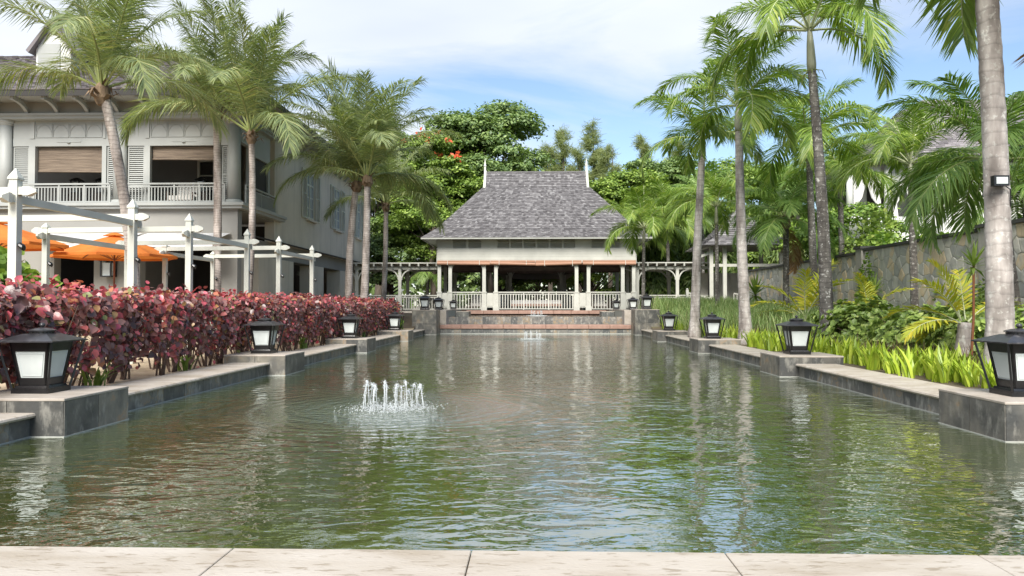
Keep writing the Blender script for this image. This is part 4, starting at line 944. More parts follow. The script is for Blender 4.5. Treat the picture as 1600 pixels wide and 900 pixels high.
# ============================================================ flanking walkway pergolas
def walkway(label, x0, x1, posts, y0=45.5, y1=48.3):
    t = thing('walkway_pergola', label, 'pergola', ((x0+x1)/2, y0, .9), 'walkway pergolas beside the pavilion')
    MB().box((x0, y0-.2, .6), (x1, y1+.2, .98)).build('floor', M['paving'], t)
    for y in (y0, y1):
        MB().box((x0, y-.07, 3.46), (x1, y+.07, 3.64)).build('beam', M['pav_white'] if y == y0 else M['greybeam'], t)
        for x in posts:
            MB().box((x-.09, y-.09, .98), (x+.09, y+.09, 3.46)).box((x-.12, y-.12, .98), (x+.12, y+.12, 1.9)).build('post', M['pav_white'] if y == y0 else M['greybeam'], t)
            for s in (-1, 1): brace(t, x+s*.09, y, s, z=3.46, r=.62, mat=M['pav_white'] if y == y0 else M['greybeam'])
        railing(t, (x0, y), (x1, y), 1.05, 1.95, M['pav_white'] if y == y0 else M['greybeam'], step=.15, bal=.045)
    x = x0+.2
    while x < x1:
        piece('rafter', t, (x, (y0+y1)/2, 3.72), (.09, round(y1-y0+.9, 2), .16), M['greybeam']); x += .53
    MB().box((x0, y0-.44, 3.80), (x1, y1+.44, 3.86)).build('roof_deck', M['pav_white'], t)
walkway('timber walkway pergola between hotel and pavilion', -10.66, -5.62, (-10.5, -7.92))
walkway('timber walkway pergola right of the pavilion', 5.98, 10.3, (6.15, 8.49))
rr = thing('ramp_railing', 'cream ramp railing sloping down through the tall grass', 'railing', (9.6, 43.2, .9))
m = MB()
for (xa, za, xb, zb) in ((8.62, 2.05, 10.35, 1.62), (11.2, 2.0, 13.0, 1.62)):
    m.bar((xa, 43.2, za), (xb, 43.2, zb), .09, .07).bar((xa, 43.2, za-.75), (xb, 43.2, zb-.75), .05, .05)
    n = 10
    for k in range(n+1):
        x = xa+(xb-xa)*k/n; z = za+(zb-za)*k/n; piece('baluster', rr, (x, 43.2, z-.42), (.045, .045, .78), M['pav_white'])
m.build('rails', M['pav_white'], rr)
for x, z in ((8.62, 2.25), (10.35, 1.8)): MB().box((x-.07, 43.13, .9), (x+.07, 43.27, z-.06)).lathe((x, 43.2), [(.05, z-.06), (.08, z-.02), (.02, z+.03)], 8).build('newel_post', M['pav_white'], rr)
# kiosk with shingled roof behind the palms
K = thing('kiosk', 'small shingle-roofed kiosk behind the palms right of the pavilion', 'kiosk', (12, 45, .9))
for x in (10.0, 10.75, 13.9):
    for y in (43.4, 47.2): MB().box((x-.10, y-.10, .9), (x+.10, y+.10, 4.75)).build('post', M['pav_white'], K)
MB().box((9.9, 43.35, 3.5), (14.0, 43.45, 3.66)).box((9.9, 43.35, 4.62), (14.0, 43.45, 4.75)).box((9.95, 43.45, 4.62), (10.05, 47.2, 4.75)).build('beam', M['pav_white'], K)
MB().bar((9.2, 43.4, 4.0), (10.0, 43.4, 4.3), .1, .14).build('gutter_board', M['pav_white'], K)
MB().box((10, 47.1, .9), (14, 47.3, 3.3)).build('rear_wall', M['wallstone2'], K)
ex = [(9.45, 42.6), (14.6, 42.6), (14.6, 48), (9.45, 48)]; ap_ = (12.0, 45.3)
v = [(x, y, 4.66) for x, y in ex] + [(x+(ap_[0]-x)*.35, y+(ap_[1]-y)*.35, 5.25) for x, y in ex] + [(*ap_, 7.0)]
kr = MB().add(v, [(k, (k+1) % 4, 4+(k+1) % 4, 4+k) for k in range(4)] + [(4+k, 4+(k+1) % 4, 8) for k in range(4)] + [(3, 2, 1, 0)]).build('roof', M['shingle'], K)
q = MB()
for k in range(4):
    for a, b, c, d, n in ((v[k], v[(k+1) % 4], v[4+k], v[4+(k+1) % 4], 6), (v[4+k], v[4+(k+1) % 4], v[8], v[8], 14)):
        s_ = shingle_patch(a, b, c, d, n, .26, 50+k+n); q.add(s_.v, s_.f)
o = q.build('roof_shingles', M['shingle'], kr); o['kind'] = 'stuff'

# ============================================================ stone garden wall on the right
SW = thing('garden_wall', 'grey and ochre rubble stone garden wall behind the right-hand planting', 'wall', (11.6, 26, .2))
XW = 11.5
WSEG = [(12.5, 19.4, 3.26), (19.9, 26.9, 3.20), (27.4, 41.4, 3.12)]
for a, b, t in WSEG:
    MB().box((XW+.02, a, .2), (XW+.45, b, t)).build('wall_core', M['mortar'], SW)
    MB().box((XW-.06, a, t), (XW+.5, b, t+.09)).build('coping', M['wallcap'], SW)
for y in (19.65, 27.15):
    MB().box((XW-.10, y-.25, .2), (XW+.45, y+.25, 3.28)).build('pier', M['mortar'], SW)
    MB().box((XW-.16, y-.31, 3.28), (XW+.5, y+.31, 3.37)).build('coping', M['wallcap'], SW)
rgs = random.Random(5); stones = []
def clip(poly, px, pz, nx_, nz_):
    out = []; k = len(poly)
    for i in range(k):
        a, b = poly[i], poly[(i+1) % k]; da = (a[0]-px)*nx_+(a[1]-pz)*nz_; db = (b[0]-px)*nx_+(b[1]-pz)*nz_
        if da <= 0: out.append(a)
        if da*db < 0: t = da/(da-db); out.append((a[0]+(b[0]-a[0])*t, a[1]+(b[1]-a[1])*t))
    return out
for a, b, t in WSEG:                                  # irregular rubble: cells round scattered points
    SY, SZ = .31, .36; ny_, nz_ = int((b-a)/SY)+1, int((t-.4)/SZ)+1; pts = {}
    for i in range(ny_):
        for j in range(nz_): pts[i, j] = (a + SY*(i+.5*(j % 2)+rgs.uniform(.08, .92)), .4 + SZ*(j+rgs.uniform(.08, .92)))
    for (i, j), (py_, pz_) in pts.items():
        poly = [(max(a, py_-.6), max(.38, pz_-.6)), (min(b, py_+.6), max(.38, pz_-.6)), (min(b, py_+.6), min(t, pz_+.6)), (max(a, py_-.6), min(t, pz_+.6))]
        if not a < py_ < b or not pz_ < t: continue
        for di in (-2, -1, 0, 1, 2):
            for dj in (-2, -1, 0, 1, 2):
                q = pts.get((i+di, j+dj))
                if q is None or (di == 0 and dj == 0): continue
                ny2, nz2 = q[0]-py_, q[1]-pz_; l_ = math.hypot(ny2, nz2)
                if l_ < 1e-3: continue
                g_ = min(.007, l_*.2); poly = clip(poly, (py_+q[0])/2-ny2/l_*g_, (pz_+q[1])/2-nz2/l_*g_, ny2/l_, nz2/l_)
                if len(poly) < 3: break
            if len(poly) < 3: break
        if len(poly) >= 3: stones.append((py_, poly))
def stone_geo(poly, off=(0, 0)):
    k = len(poly); cy = sum(p[0] for p in poly)/k; cz = sum(p[1] for p in poly)/k; pr = rgs.uniform(.006, .022)
    v = [(XW+.02, p[0], p[1]) for p in poly] + [(XW+.02-pr*.75, cy+(p[0]-cy)*.93, cz+(p[1]-cz)*.93) for p in poly] + [(XW+.02-pr, cy+(p[0]-cy)*.72, cz+(p[1]-cz)*.72) for p in poly]
    f = [(r*k+i, r*k+(i+1) % k, (r+1)*k+(i+1) % k, (r+1)*k+i) for r in range(2) for i in range(k)] + [tuple(range(2*k, 3*k))]
    return v, f
def vis_size(s): return (s[0] < 17.6, s[0] + (8 if s[1][0][1] < 1.0 else 0))
stones.sort(key=vis_size); rest = MB()
for i, (yc, poly) in enumerate(stones):
    v, f = stone_geo(poly)
    if i < 300: MB().add(v, f).build('stone', M['wallstone'], SW)
    else: rest.add(v, f)
rest.build('far_stones', M['wallstone2'], SW)['kind'] = 'stuff'

# ============================================================ villa behind the right-hand palms
VL = thing('villa', 'white villa with grey shingle roof half hidden behind the right-hand palms', 'villa', (24, 42, .9))
MB().box((19.4, 39.5, .9), (34, 50, 8.4)).build('wall', M['villa'], VL)
MB().box((18.6, 36.5, .9), (34, 39.5, 5.6)).build('terrace_base', M['villa'], VL)
vr = MB().add([(18.2, 36.2, 8.3), (36, 36.2, 8.3), (36, 52, 8.3), (18.2, 52, 8.3), (21.6, 43.0, 12.7), (36, 43.0, 12.7), (36, 46, 12.7), (21.6, 46, 12.7)],
              [(0,1,5,4),(1,2,6,5),(2,3,7,6),(3,0,4,7),(4,5,6,7),(3,2,1,0)]).build('roof', M['vshingle'], VL)
q = shingle_patch((18.2, 36.18, 8.32), (36, 36.18, 8.32), (21.6, 43.0, 12.72), (36, 43.0, 12.72), 30, .3, 77); q2 = shingle_patch((18.2, 36.2, 8.32), (18.2, 52, 8.32), (21.6, 43, 12.72), (21.6, 46, 12.72), 30, .3, 78)
q.add(q2.v, q2.f); o = q.build('roof_shingles', M['vshingle'], vr); o['kind'] = 'stuff'
for x in (19.0, 20.6, 22.2, 24.8, 27.4): MB().lathe((x, 36.8), [(.17, 5.6), (.15, 8.25)], 14).build('column', M['villa'], VL, smooth=True)
for x in (19.9, 21.4, 23.5): MB().box((x-.7, 39.42, 5.7), (x+.7, 39.49, 7.9)).build('doorway', M['dark'], VL)
for x in (19.4, 20.2, 21.0, 21.8, 22.7):
    m = MB(); n = 14; W2 = .62
    for j in range(9):
        u = j/8; wd = W2*(1 - .75*math.sin(math.pi*min(1, u*1.25)/2)**2) if u < .8 else W2*(.28 + .2*(u-.8)/.2)
        for i in range(n+1): m.v.append((x + wd*(i/n-.5)*1.6 + (-.2 if int(x*10) % 2 else .2)*math.sin(math.pi*u/1.6), 37.0 + .05*math.sin(i*2.4), 8.1 - 2.45*u))
    for j in range(8):
        for i in range(n): m.f.append((j*(n+1)+i, j*(n+1)+i+1, (j+1)*(n+1)+i+1, (j+1)*(n+1)+i))
    m.build('curtain', M['linen'], VL, smooth=True)
MB().box((15.2, 40.2, .9), (19.38, 40.5, 8.1)).box((15.0, 37.0, .9), (18.58, 40.2, 5.55)).build('verandah_wall', M['villa'], VL)
MB().box((14.9, 36.6, 8.1), (18.15, 40.6, 8.35)).build('verandah_roof', M['vshingle'], VL)
for x in (15.2, 17.0): MB().lathe((x, 37.2), [(.16, 5.56), (.14, 8.09)], 14).build('column', M['villa'], VL, smooth=True)
MB().box((15.6, 40.12, 5.6), (16.7, 40.19, 7.8)).build('doorway', M['dark'], VL); MB().box((17.3, 40.12, 5.6), (18.3, 40.19, 7.8)).build('doorway', M['dark'], VL)
for x, dr in ((15.45, 1), (16.75, -1), (17.3, 1), (18.5, -1)):
    m = MB(); n = 12
    for j in range(9):
        u = j/8; wd = .85*(1-.78*u) if u < .7 else .85*(.22+.35*(u-.7))
        for i in range(n+1): m.v.append((x + dr*wd*i/n, 37.35 + .05*math.sin(i*2.2), 8.05 - 2.45*u))
    for j in range(8):
        for i in range(n): m.f.append((j*(n+1)+i, j*(n+1)+i+1, (j+1)*(n+1)+i+1, (j+1)*(n+1)+i))
    m.build('curtain', M['linen'], VL, smooth=True)
railing(VL, (19.0, 36.7), (30, 36.7), 5.62, 6.4, M['white'], step=.25, bal=.05)
g = MB().prism([(23.2, 9.5), (30.2, 9.5), (26.7, 12.7)], 'y', 34.5, 43).build('gable', M['villa'], VL)
MB().add([(22.7, 34.1, 9.3), (26.7, 34.1, 13.0), (30.7, 34.1, 9.3), (22.7, 44, 9.3), (26.7, 44, 13.0), (30.7, 44, 9.3), (22.9, 34.1, 9.12), (26.7, 34.1, 12.75), (30.5, 34.1, 9.12), (22.9, 44, 9.12), (26.7, 44, 12.75), (30.5, 44, 9.12)],
         [(0,1,4,3),(1,2,5,4),(6,9,10,7),(7,10,11,8),(0,6,7,1),(1,7,8,2),(0,3,9,6),(2,8,11,5)]).build('gable_roof', M['vshingle'], g)
MB().box((23.3, 34.6, .9), (30.1, 42, 9.5)).build('gable_wall', M['villa'], g)

# ============================================================ vegetation
LEAF4 = ([(0, 0, 0), (.45, .30, .07), (1, 0, -.06), (.45, -.30, .07)], [(0, 1, 2), (0, 2, 3)])
LEAF6 = ([(0, 0, 0), (.22, .36, .05), (.62, .34, .06), (1.0, 0, -.10), (.62, -.34, .06), (.22, -.36, .05), (.45, 0, -.02)], [(0, 6, 2, 1), (6, 3, 2), (0, 5, 4, 6), (6, 4, 3)])
NEEDLE = ([(0, -.035, 0), (0, .035, 0), (1, .018, 0), (1, -.018, 0)], [(0, 1, 2, 3)])

def frond_mesh(name, L, elev, droop, n, ll, lw, hang, seed, mats, lift=.25, t0=.14, tipfrac=.42, up_fold=0.0):
    rg = random.Random(seed); K = 26; pts = []; a = R(elev); p = Vector((0, 0, 0)); tans = []
    for i in range(K+1):
        u = i/K; ang = a - R(droop)*(u**1.5); t = Vector((math.cos(ang), 0, math.sin(ang))); pts.append(p.copy()); tans.append(t); p = p + t*(L/K)
    side_bend = rg.uniform(-.12, .12)
    for i, q in enumerate(pts): q.y += side_bend*L*(i/K)**2
    def at(u):
        x = u*K; i = min(K-1, int(x)); f = x-i; return pts[i].lerp(pts[i+1], f), tans[i].lerp(tans[i+1], f).normalized()
    m = MB(); m.tube([pts[i] for i in range(0, K+1, 2)], [.030*(1-.88*i/K)*(L/3)**.6 for i in range(0, K+1, 2)], 4); nr = len(m.f)
    Y = Vector((0, 1, 0)); Zd = Vector((0, 0, -1))
    for k in range(n):
        u = t0 + (1-t0)*(k+.5)/n
        for s in (-1, 1):
            uu = min(.995, max(t0, u + rg.uniform(-.3, .3)/n)); b, T = at(uu); N = T.cross(Y)*-1
            if N.z < 0 and abs(T.z) < .99: N = -N
            v = (uu-t0)/(1-t0)
            shp = (.45 + .55*min(1, v/.28)) * (1 if v < .45 else 1-(1-tipfrac)*((v-.45)/.55)**1.3)
            l = ll*shp*rg.uniform(.85, 1.12); phi = R(28 + 32*v + rg.uniform(-9, 9))
            d = (Y*s*math.cos(phi) + T*math.sin(phi) + N*(lift + rg.uniform(-.08, .08))).normalized()
            h1 = hang*rg.uniform(.35, 1.7); m1 = (d + Zd*h1*.35).normalized(); p1 = b + m1*(l*.48)
            m2 = (d*.85 + Zd*h1*1.15).normalized(); p2 = p1 + m2*(l*.52)
            w = T - m1*T.dot(m1); w = (w.normalized() if w.length > .01 else N)*(lw*.5)
            w = (w + N*(.4*lw*rg.uniform(-1, 1)*.5))
            m.add([b - w*.5, b + w*.5, p1 + w, p1 - w, p2], [(0, 1, 2, 3), (3, 2, 4)])
    me = mesh_from(name, m.v, m.f, mats, False, [0]*nr + [1]*(len(m.f)-nr)); return me
FR = {}
def fronds(species):
    if species in FR: return FR[species]
    out = []
    spec = dict(coco=dict(L=3.6, n=120, ll=1.05, lw=.027, hang=.60, mats=[M['rachis'], M['coco']], el=(85, 77, 67, 55, 41, 24), dr=(30, 45, 60, 76, 90, 98)),
                palm=dict(L=2.75, n=108, ll=.95, lw=.032, hang=.55, mats=[M['rachisw'], M['palm']], el=(74, 54, 42, 30, 16), dr=(74, 100, 112, 116, 112)),
                dark=dict(L=2.5, n=95, ll=.88, lw=.033, hang=.60, mats=[M['rachis'], M['palmd']], el=(74, 54, 36, 16, -4), dr=(64, 90, 104, 102, 86)),
                young=dict(L=1.25, n=26, ll=.40, lw=.040, hang=.25, mats=[M['rachisw'], M['palmy']], el=(78, 55, 34, 18), dr=(40, 58, 66, 70)))[species]
    for i, (e, d) in enumerate(zip(spec['el'], spec['dr'])):
        out.append([frond_mesh('frond', spec['L'], e, d, spec['n'], spec['ll'], spec['lw'], spec['hang'], 100*i+j+len(species), spec['mats'], lift=.22 if e > 30 else .12) for j in range(2)])
    FR[species] = out; return out
DEADF = None
def palm(name, label, base, crown, r0, r1, species, nf, fs, tm, group, bow=(0, 0), shaft=0.0, spear=0, seed=1, azs=None, dead=0, cat='palm', skirt=True, spear_len=1.5, cut=1.0):
    """base and crown are points; trunk bows between them"""
    rg = random.Random(seed); b, c = Vector(base), Vector(crown); t = thing(name, label, cat, base, group)
    ns = max(10, int((c-b).length/.16)); pts = []; rad = []
    top = c - (c-b).normalized()*shaft
    for i in range(ns+1):
        u = i/ns; p = b.lerp(top, u) + Vector((bow[0], bow[1], 0))*math.sin(math.pi*u)
        pts.append(p); flare = 1 + .55*math.exp(-u*(c-b).length/.35)
        rad.append((r0+(r1-r0)*u)*flare*(1.03 if i % 2 else .985)*rg.uniform(.985, 1.015))
    pts[0] = pts[0] - Vector((0, 0, .35))
    MB().tube(pts, rad, 14).build('trunk', M[tm], t, smooth=True)
    if shaft > 0:
        m = MB().tube([top - Vector((0, 0, .03)), top.lerp(c, .15), top.lerp(c, .6), c + Vector((0, 0, .05))], [r1*1.02, r1*1.16, r1*.92, r1*.5], 12); m.build('crownshaft', M['shaft'], t, smooth=True)
        if rg.random() < .7:
            q = MB()
            for k in range(9):
                a = rg.uniform(0, 6.28); p0 = top + Vector((math.cos(a), math.sin(a), 0))*r1*.9
                q.tube([p0, p0 + Vector((math.cos(a)*.16, math.sin(a)*.16, -.05)), p0 + Vector((math.cos(a)*.26, math.sin(a)*.26, -.3*rg.uniform(.6, 1.3)))], [.012, .01, .005], 4)
            q.build('seed_stalks', M['rachis'], t)
    elif skirt:
        m = MB().tube([c - Vector((0, 0, .42)), c - Vector((0, 0, .28)), c - Vector((0, 0, .05)), c + Vector((0, 0, .12))], [r1*1.1, r1*1.75, r1*1.55, r1*.5], 12)
        for k in range(13):
            a = 6.28*k/13 + rg.uniform(-.2, .2); l = rg.uniform(.14, .42); z = rg.uniform(-.35, .0); o_ = Vector((math.cos(a), math.sin(a), 0))
            p0 = c + o_*r1*1.2 + Vector((0, 0, z)); sdv = Vector((-math.sin(a), math.cos(a), 0))*.06
            m.add([p0 - sdv, p0 + sdv, p0 + o_*l*.6 + Vector((0, 0, l*.35)) + sdv*.5, p0 + o_*l*.6 + Vector((0, 0, l*.35)) - sdv*.5, p0 + o_*l + Vector((0, 0, -l*.3*rg.uniform(-1, 1.4)))], [(0, 1, 2, 3), (3, 2, 4)])
        m.build('fibre_boss', M['fibre'], t)
    V_ = fronds(species); n_el = len(V_)
    for k in range(nf):
        u = k/max(1, nf-1); i = min(n_el-1, int(u*n_el*cut)); az = (k*2.39996 + seed*1.7 + rg.uniform(-.25, .25)) if not azs or k >= len(azs) else R(azs[k])
        me = rg.choice(V_[i]); o = inst('frond', me, t, c + Vector((math.cos(az)*r1*.7, math.sin(az)*r1*.7, .06 - .10*u)), (rg.uniform(-.16, .16), rg.uniform(-.10, .10), az), fs*rg.uniform(.88, 1.08)*(0.8 if u < .1 else 1))
    for k in range(spear):
        a = rg.uniform(0, 6.28); tilt = .02 if k == 0 else .3
        MB().tube([c, c + Vector((math.cos(a)*tilt*spear_len, math.sin(a)*tilt*spear_len, spear_len*(.97-.05*k)))], [.035, .008], 5).build('spear_leaf', M['rachisw'], t)
    for k in range(dead):
        me = V_[-1][0].copy(); me.materials.clear(); me.materials.append(M['dead']); me.materials.append(M['dead'])
        o = inst('dead_frond', me, t, c + Vector((0, 0, -.2)), (0, R(48), rg.uniform(-.9, .9)), fs*.8)
    return t
GC, GP = 'coconut palms before the hotel', 'feather palms right of the pool'
palm('coconut_palm', 'coconut palm with leaning bowed trunk before the left balcony', (-8.42, 16.3, .2), (-9.23, 16.2, 6.05), .125, .10, 'coco', 17, .84, 'ctrunk', GC, (.15, 0), seed=3)
palm('coconut_palm', 'coconut palm with straight trunk between the right balcony and its corner column', (-10.72, 25.75, .2), (-10.66, 25.55, 8.0), .15, .12, 'coco', 15, 1.05, 'ctrunk', GC, (.05, 0), seed=8, cut=.86)
palm('coconut_palm', 'bright coconut palm with bent trunk at the hotel corner', (-9.30, 24.6, .2), (-9.08, 24.5, 6.95), .125, .095, 'coco', 17, 1.08, 'ctrunk', GC, (.13, 0), seed=14, cut=.84)
palm('coconut_palm', 'left palm of the close pair beyond the shuttered windows', (-7.25, 30.2, .2), (-6.93, 30.0, 6.2), .16, .12, 'coco', 15, 1.16, 'ctrunk', GC, (-.12, 0), seed=21, cut=.84)
palm('coconut_palm', 'right palm of the close pair beyond the shuttered windows', (-6.46, 29.0, .2), (-6.28, 29.0, 6.25), .155, .12, 'coco', 16, 1.2, 'ctrunk', GC, (.05, 0), seed=29, cut=.9)
palm('coconut_palm', 'slender coconut palm before the walkway left of the pavilion', (-7.10, 36.0, .5), (-6.93, 36.0, 6.15), .125, .105, 'coco', 14, 1.0, 'ctrunk', GC, (.06, 0), seed=33)
# right-hand palms
palm('feather_palm', 'thick pale palm trunk with a floodlight, nearest on the right', (6.50, 10.8, .2), (6.28, 10.7, 7.0), .178, .138, 'palm', 13, 1.2, 'ptrunk', GP, (.05, 0), .9, 0, 5, dead=1)
palm('feather_palm', 'tallest feather palm with dark speckled trunk and high crown against the sky', (7.05, 18.5, .25), (6.69, 18.5, 7.95), .165, .095, 'palm', 12, 1.08, 'ptrunkd', GP, (.06, 0), 1.0, 1, 6, azs=None)
palm('feather_palm', 'feather palm with ringed grey trunk between the second and third right lanterns', (6.08, 22.0, .3), (5.90, 22.0, 7.05), .165, .105, 'palm', 12, 1.0, 'ptrunk', GP, (-.03, 0), .75, 1, 7)
palm('feather_palm', 'feather palm with ringed trunk, third inward from the right lantern row', (5.50, 26.2, .3), (5.77, 26.0, 6.95), .165, .11, 'palm', 11, 1.0, 'ptrunk', GP, (-.03, 0), .6, 0, 9)
palm('feather_palm', 'slim feather palm with upright white spear beside the pavilion eaves', (5.47, 38.3, .85), (5.49, 38.0, 5.15), .10, .075, 'palm', 15, 1.02, 'ptrunkd', GP, (0, 0), .7, 1, 11, spear_len=2.2)
palm('feather_palm', 'slender palm before the kiosk', (8.12, 34.0, .7), (8.09, 34.0, 5.7), .10, .075, 'palm', 15, 1.0, 'ptrunkd', GP, (0, 0), .8, 1, 12)
palm('feather_palm', 'broad-crowned palm directly behind the tallest speckled palm', (9.85, 27.0, .5), (9.65, 27.0, 7.1), .15, .10, 'palm', 13, 1.2, 'ptrunkd', GP, (0, 0), .7, 1, 13)
palm('feather_palm', 'low dark-stemmed palm with a dead brown frond before the garden wall', (9.55, 29.2, .5), (9.50, 29.0, 4.6), .12, .10, 'dark', 16, 1.0, 'ptrunkd', GP, (0, 0), 0, 0, 15, dead=1)
palm('feather_palm', 'palm with two pale upright spears before the middle of the garden wall', (10.82, 22.0, .4), (10.74, 22.0, 5.35), .11, .085, 'palm', 12, .9, 'ptrunkd', GP, (0, 0), .55, 2, 16)
palm('feather_palm', 'palm with leaning trunk half hidden behind the thick pale trunk', (9.50, 15.2, .2), (8.95, 15.0, 4.15), .14, .11, 'dark', 16, .95, 'ptrunkd', GP, (0, 0), .3, 0, 17)
palm('feather_palm', 'palm rising behind the garden wall beside the villa roof', (12.6, 31.5, .6), (12.5, 31.5, 6.6), .13, .10, 'palm', 17, .95, 'ptrunkd', GP, (0, 0), .6, 0, 18)
palm('feather_palm', 'low palm behind the garden wall below the villa window', (13.2, 20.6, .6), (13.0, 20.5, 4.0), .12, .10, 'dark', 15, .9, 'ptrunkd', GP, (0, 0), .2, 0, 20)
palm('feather_palm', 'palm at the right edge of the picture behind the garden wall', (13.6, 18.2, .4), (13.5, 18.0, 5.2), .13, .10, 'dark', 16, 1.0, 'ptrunkd', GP, (0, 0), .3, 0, 22)
palm('feather_palm', 'palm behind the kiosk roof', (13.6, 39.5, .8), (13.5, 39.5, 6.9), .12, .10, 'dark', 17, 1.15, 'ptrunkd', GP, (0, 0), .5, 0, 23)
palm('feather_palm', 'pale green palm between the walkway and the kiosk', (8.8, 50.0, .9), (8.7, 50.0, 7.0), .12, .10, 'palm', 18, 1.35, 'ptrunkd', GP, (0, 0), .5, 0, 24)
palm('feather_palm', 'pale green palm behind the right walkway pergola', (6.9, 52.5, .9), (7.0, 52.5, 5.9), .12, .10, 'palm', 18, 1.25, 'ptrunkd', GP, (0, 0), .5, 0, 25)
palm('feather_palm', 'palm behind the walkway beside the kiosk', (11.2, 51.0, .9), (11.2, 51.0, 8.1), .12, .10, 'dark', 18, 1.35, 'ptrunkd', GP, (0, 0), .5, 0, 26)
palm('feather_palm', 'palm behind the walkway left of the pavilion', (-7.3, 52.5, .9), (-7.2, 52.5, 3.7), .12, .10, 'dark', 15, 1.0, 'ptrunkd', GP, (0, 0), .2, 0, 27)
# young yellowish palms in the border
GY = 'young yellow-green palms in the right border'
palm('young_palm', 'young palm with shaggy stump and yellow-green fronds beside the nearest right lantern', (7.30, 13.2, .22), (7.35, 13.2, 1.02), .13, .10, 'young', 7, 1.0, 'ptrunk', GY, (0, 0), 0, 0, 31, azs=[60, 170, 190, 20, 150, 200, 100], cat='young palm', skirt=False)
palm('young_palm', 'young yellow palm behind the second nearest right lantern', (8.45, 24.0, .45), (8.45, 24.0, 1.0), .12, .09, 'young', 8, 1.45, 'ptrunk', GY, (0, 0), 0, 0, 32, cat='young palm', skirt=False)
palm('young_palm', 'young yellow palm peeping over the green bushes before the wall', (8.70, 20.0, .35), (8.70, 20.0, 1.15), .10, .08, 'young', 7, .85, 'ptrunk', GY, (0, 0), 0, 0, 34, cat='young palm', skirt=False)

fl = thing('flood_light', 'small black floodlight strapped to the thick pale palm trunk', 'floodlight', (6.36, 10.55, 2.98))
c_ = (6.36, 10.50, 2.99)
MB().box((6.255, 10.46, 2.915), (6.455, 10.55, 3.055)).build('housing', M['black'], fl); MB().box((6.28, 10.452, 2.94), (6.43, 10.459, 3.03)).build('glass', M['frost'], fl)
MB().box((6.33, 10.55, 2.96), (6.38, 10.64, 3.0)).tube([(6.44, 10.55, 2.93), (6.53, 10.57, 2.88), (6.585, 10.66, 2.6), (6.60, 10.72, 2.2)], .008, 5).build('bracket', M['black'], fl)

# ---------------- trees
def tree(name, label, base, h, cr, clumps, leaf, n, mat, seed, trunk_r=.35, group=None, flat_=.80, lowest=.30, flowers=0, leaf_t=LEAF4, spread=None):
    rg = np.random.default_rng(seed); t = thing(name, label, 'tree', base, group); bx, by, bz = base; leaf, n = leaf*.72, int(n*1.7)
    top = np.array([bx, by, bz+h]); ctr = np.array([bx, by, bz+h*(.5+lowest/2)])
    cl = []
    for k in range(clumps):
        d = norm(rg.normal(size=3)); d[1] *= .8
        rr = rg.uniform(.2, 1.0)**.5; p = ctr + d*np.array([cr, cr, h*(1-lowest)*.5])*rr
        cl.append((p, cr*rg.uniform(.24, .42)))
    m = MB(); f0 = (bx+.12*h*rg.uniform(-.3, .3), by, bz+h*lowest*1.0)
    m.tube([(bx, by, bz-.4), (bx*.5+f0[0]*.5+.1, by, bz+h*lowest*.5), f0, (f0[0]*.6+ctr[0]*.4, by, bz+h*.8)], [trunk_r*1.3, trunk_r, trunk_r*.75, trunk_r*.2], 9)
    for p, r in cl:
        s_ = np.array(f0)*(1-rg.uniform(0, .35)) + np.array([ctr[0], by, bz+h*.7])*0; s_ = np.array([f0[0]*.5+ctr[0]*.5, by, min(p[2]-.1*h, bz+h*rg.uniform(.8, 2.2)*lowest)])
        md = (s_+p)/2 + np.array([0, 0, -.08*h*rg.uniform(0, 1)]); m.tube([s_, md, p*.8+md*.2], [trunk_r*.30, trunk_r*.16, trunk_r*.05], 5)
    m.build('trunk', M['bark'], t, smooth=True)
    per = np.array([r*r for p, r in cl]); per = (per/per.sum()*n).astype(int); pos = []; nor = []
    for (p, r), c in zip(cl, per):
        # layered sprays inside each clump give light and dark patches
        ns = max(4, c//28); sd = norm(rg.normal(size=(ns, 3))); sd[:, 2] = np.abs(sd[:, 2])*.9 - .25
        sp = p + sd*np.array([r*1.25, r*1.25, r*flat_])*rg.uniform(.55, 1.05, (ns, 1))
        i = rg.integers(0, ns, c); q = sp[i] + rg.normal(size=(c, 3))*np.array([r*.20, r*.20, r*.085]); pos.append(q)
        nn = sd[i]*.6 + np.array([0, 0, .9]) + rg.normal(size=(c, 3))*.45; nor.append(nn)
    pos = np.concatenate(pos); nor = norm(np.concatenate(nor)); N = len(pos)
    ax = rg.normal(size=(N, 3)); ax[:, 2] -= .35; ax = ax - nor*np.sum(ax*nor, 1, keepdims=True)
    o = scatter('crown', leaf_t[0], leaf_t[1], pos, ax, nor, rg.uniform(.7, 1.3, N)*leaf, M[mat], t, 'stuff')
    if flowers:
        i = rg.choice(N, flowers*9); zz = pos[i, 2] - .25*np.abs(pos[i, 1]-by); i = i[np.argsort(-zz)[:flowers*3]]; i = i[pos[i, 1] < by+.3][:flowers]
        fp = np.repeat(pos[i], 7, 0) + rg.normal(size=(len(i)*7, 3))*.09; fp[:, 2] += .15
        scatter('blossom', LEAF4[0], LEAF4[1], fp, rg.normal(size=(len(fp), 3)), rg.normal(size=(len(fp), 3)), .32, M['flower'], t, 'stuff')
    return t
GT = 'broadleaf trees behind the pavilion'
tree('broadleaf_tree', 'large dark tree rising behind the left of the pavilion roof', (-3.6, 60, .9), 16.2, 4.6, 52, .40, 46000, 'treed', 41, .5, GT)
tree('broadleaf_tree', 'tree with red blossoms left of the pavilion roof', (-6.8, 55, .9), 12.6, 3.4, 40, .33, 32000, 'treem', 42, .4, GT, flowers=30)
tree('broadleaf_tree', 'dark tree behind the pair of coconut palms', (-12.5, 62, .9), 16.0, 4.4, 40, .42, 28000, 'treed', 43, .5, GT)
tree('broadleaf_tree', 'low bright tree leaning beside the left pavilion eaves', (-6.6, 51.5, .9), 7.4, 2.9, 20, .30, 15000, 'treem', 44, .3, GT, lowest=.42)
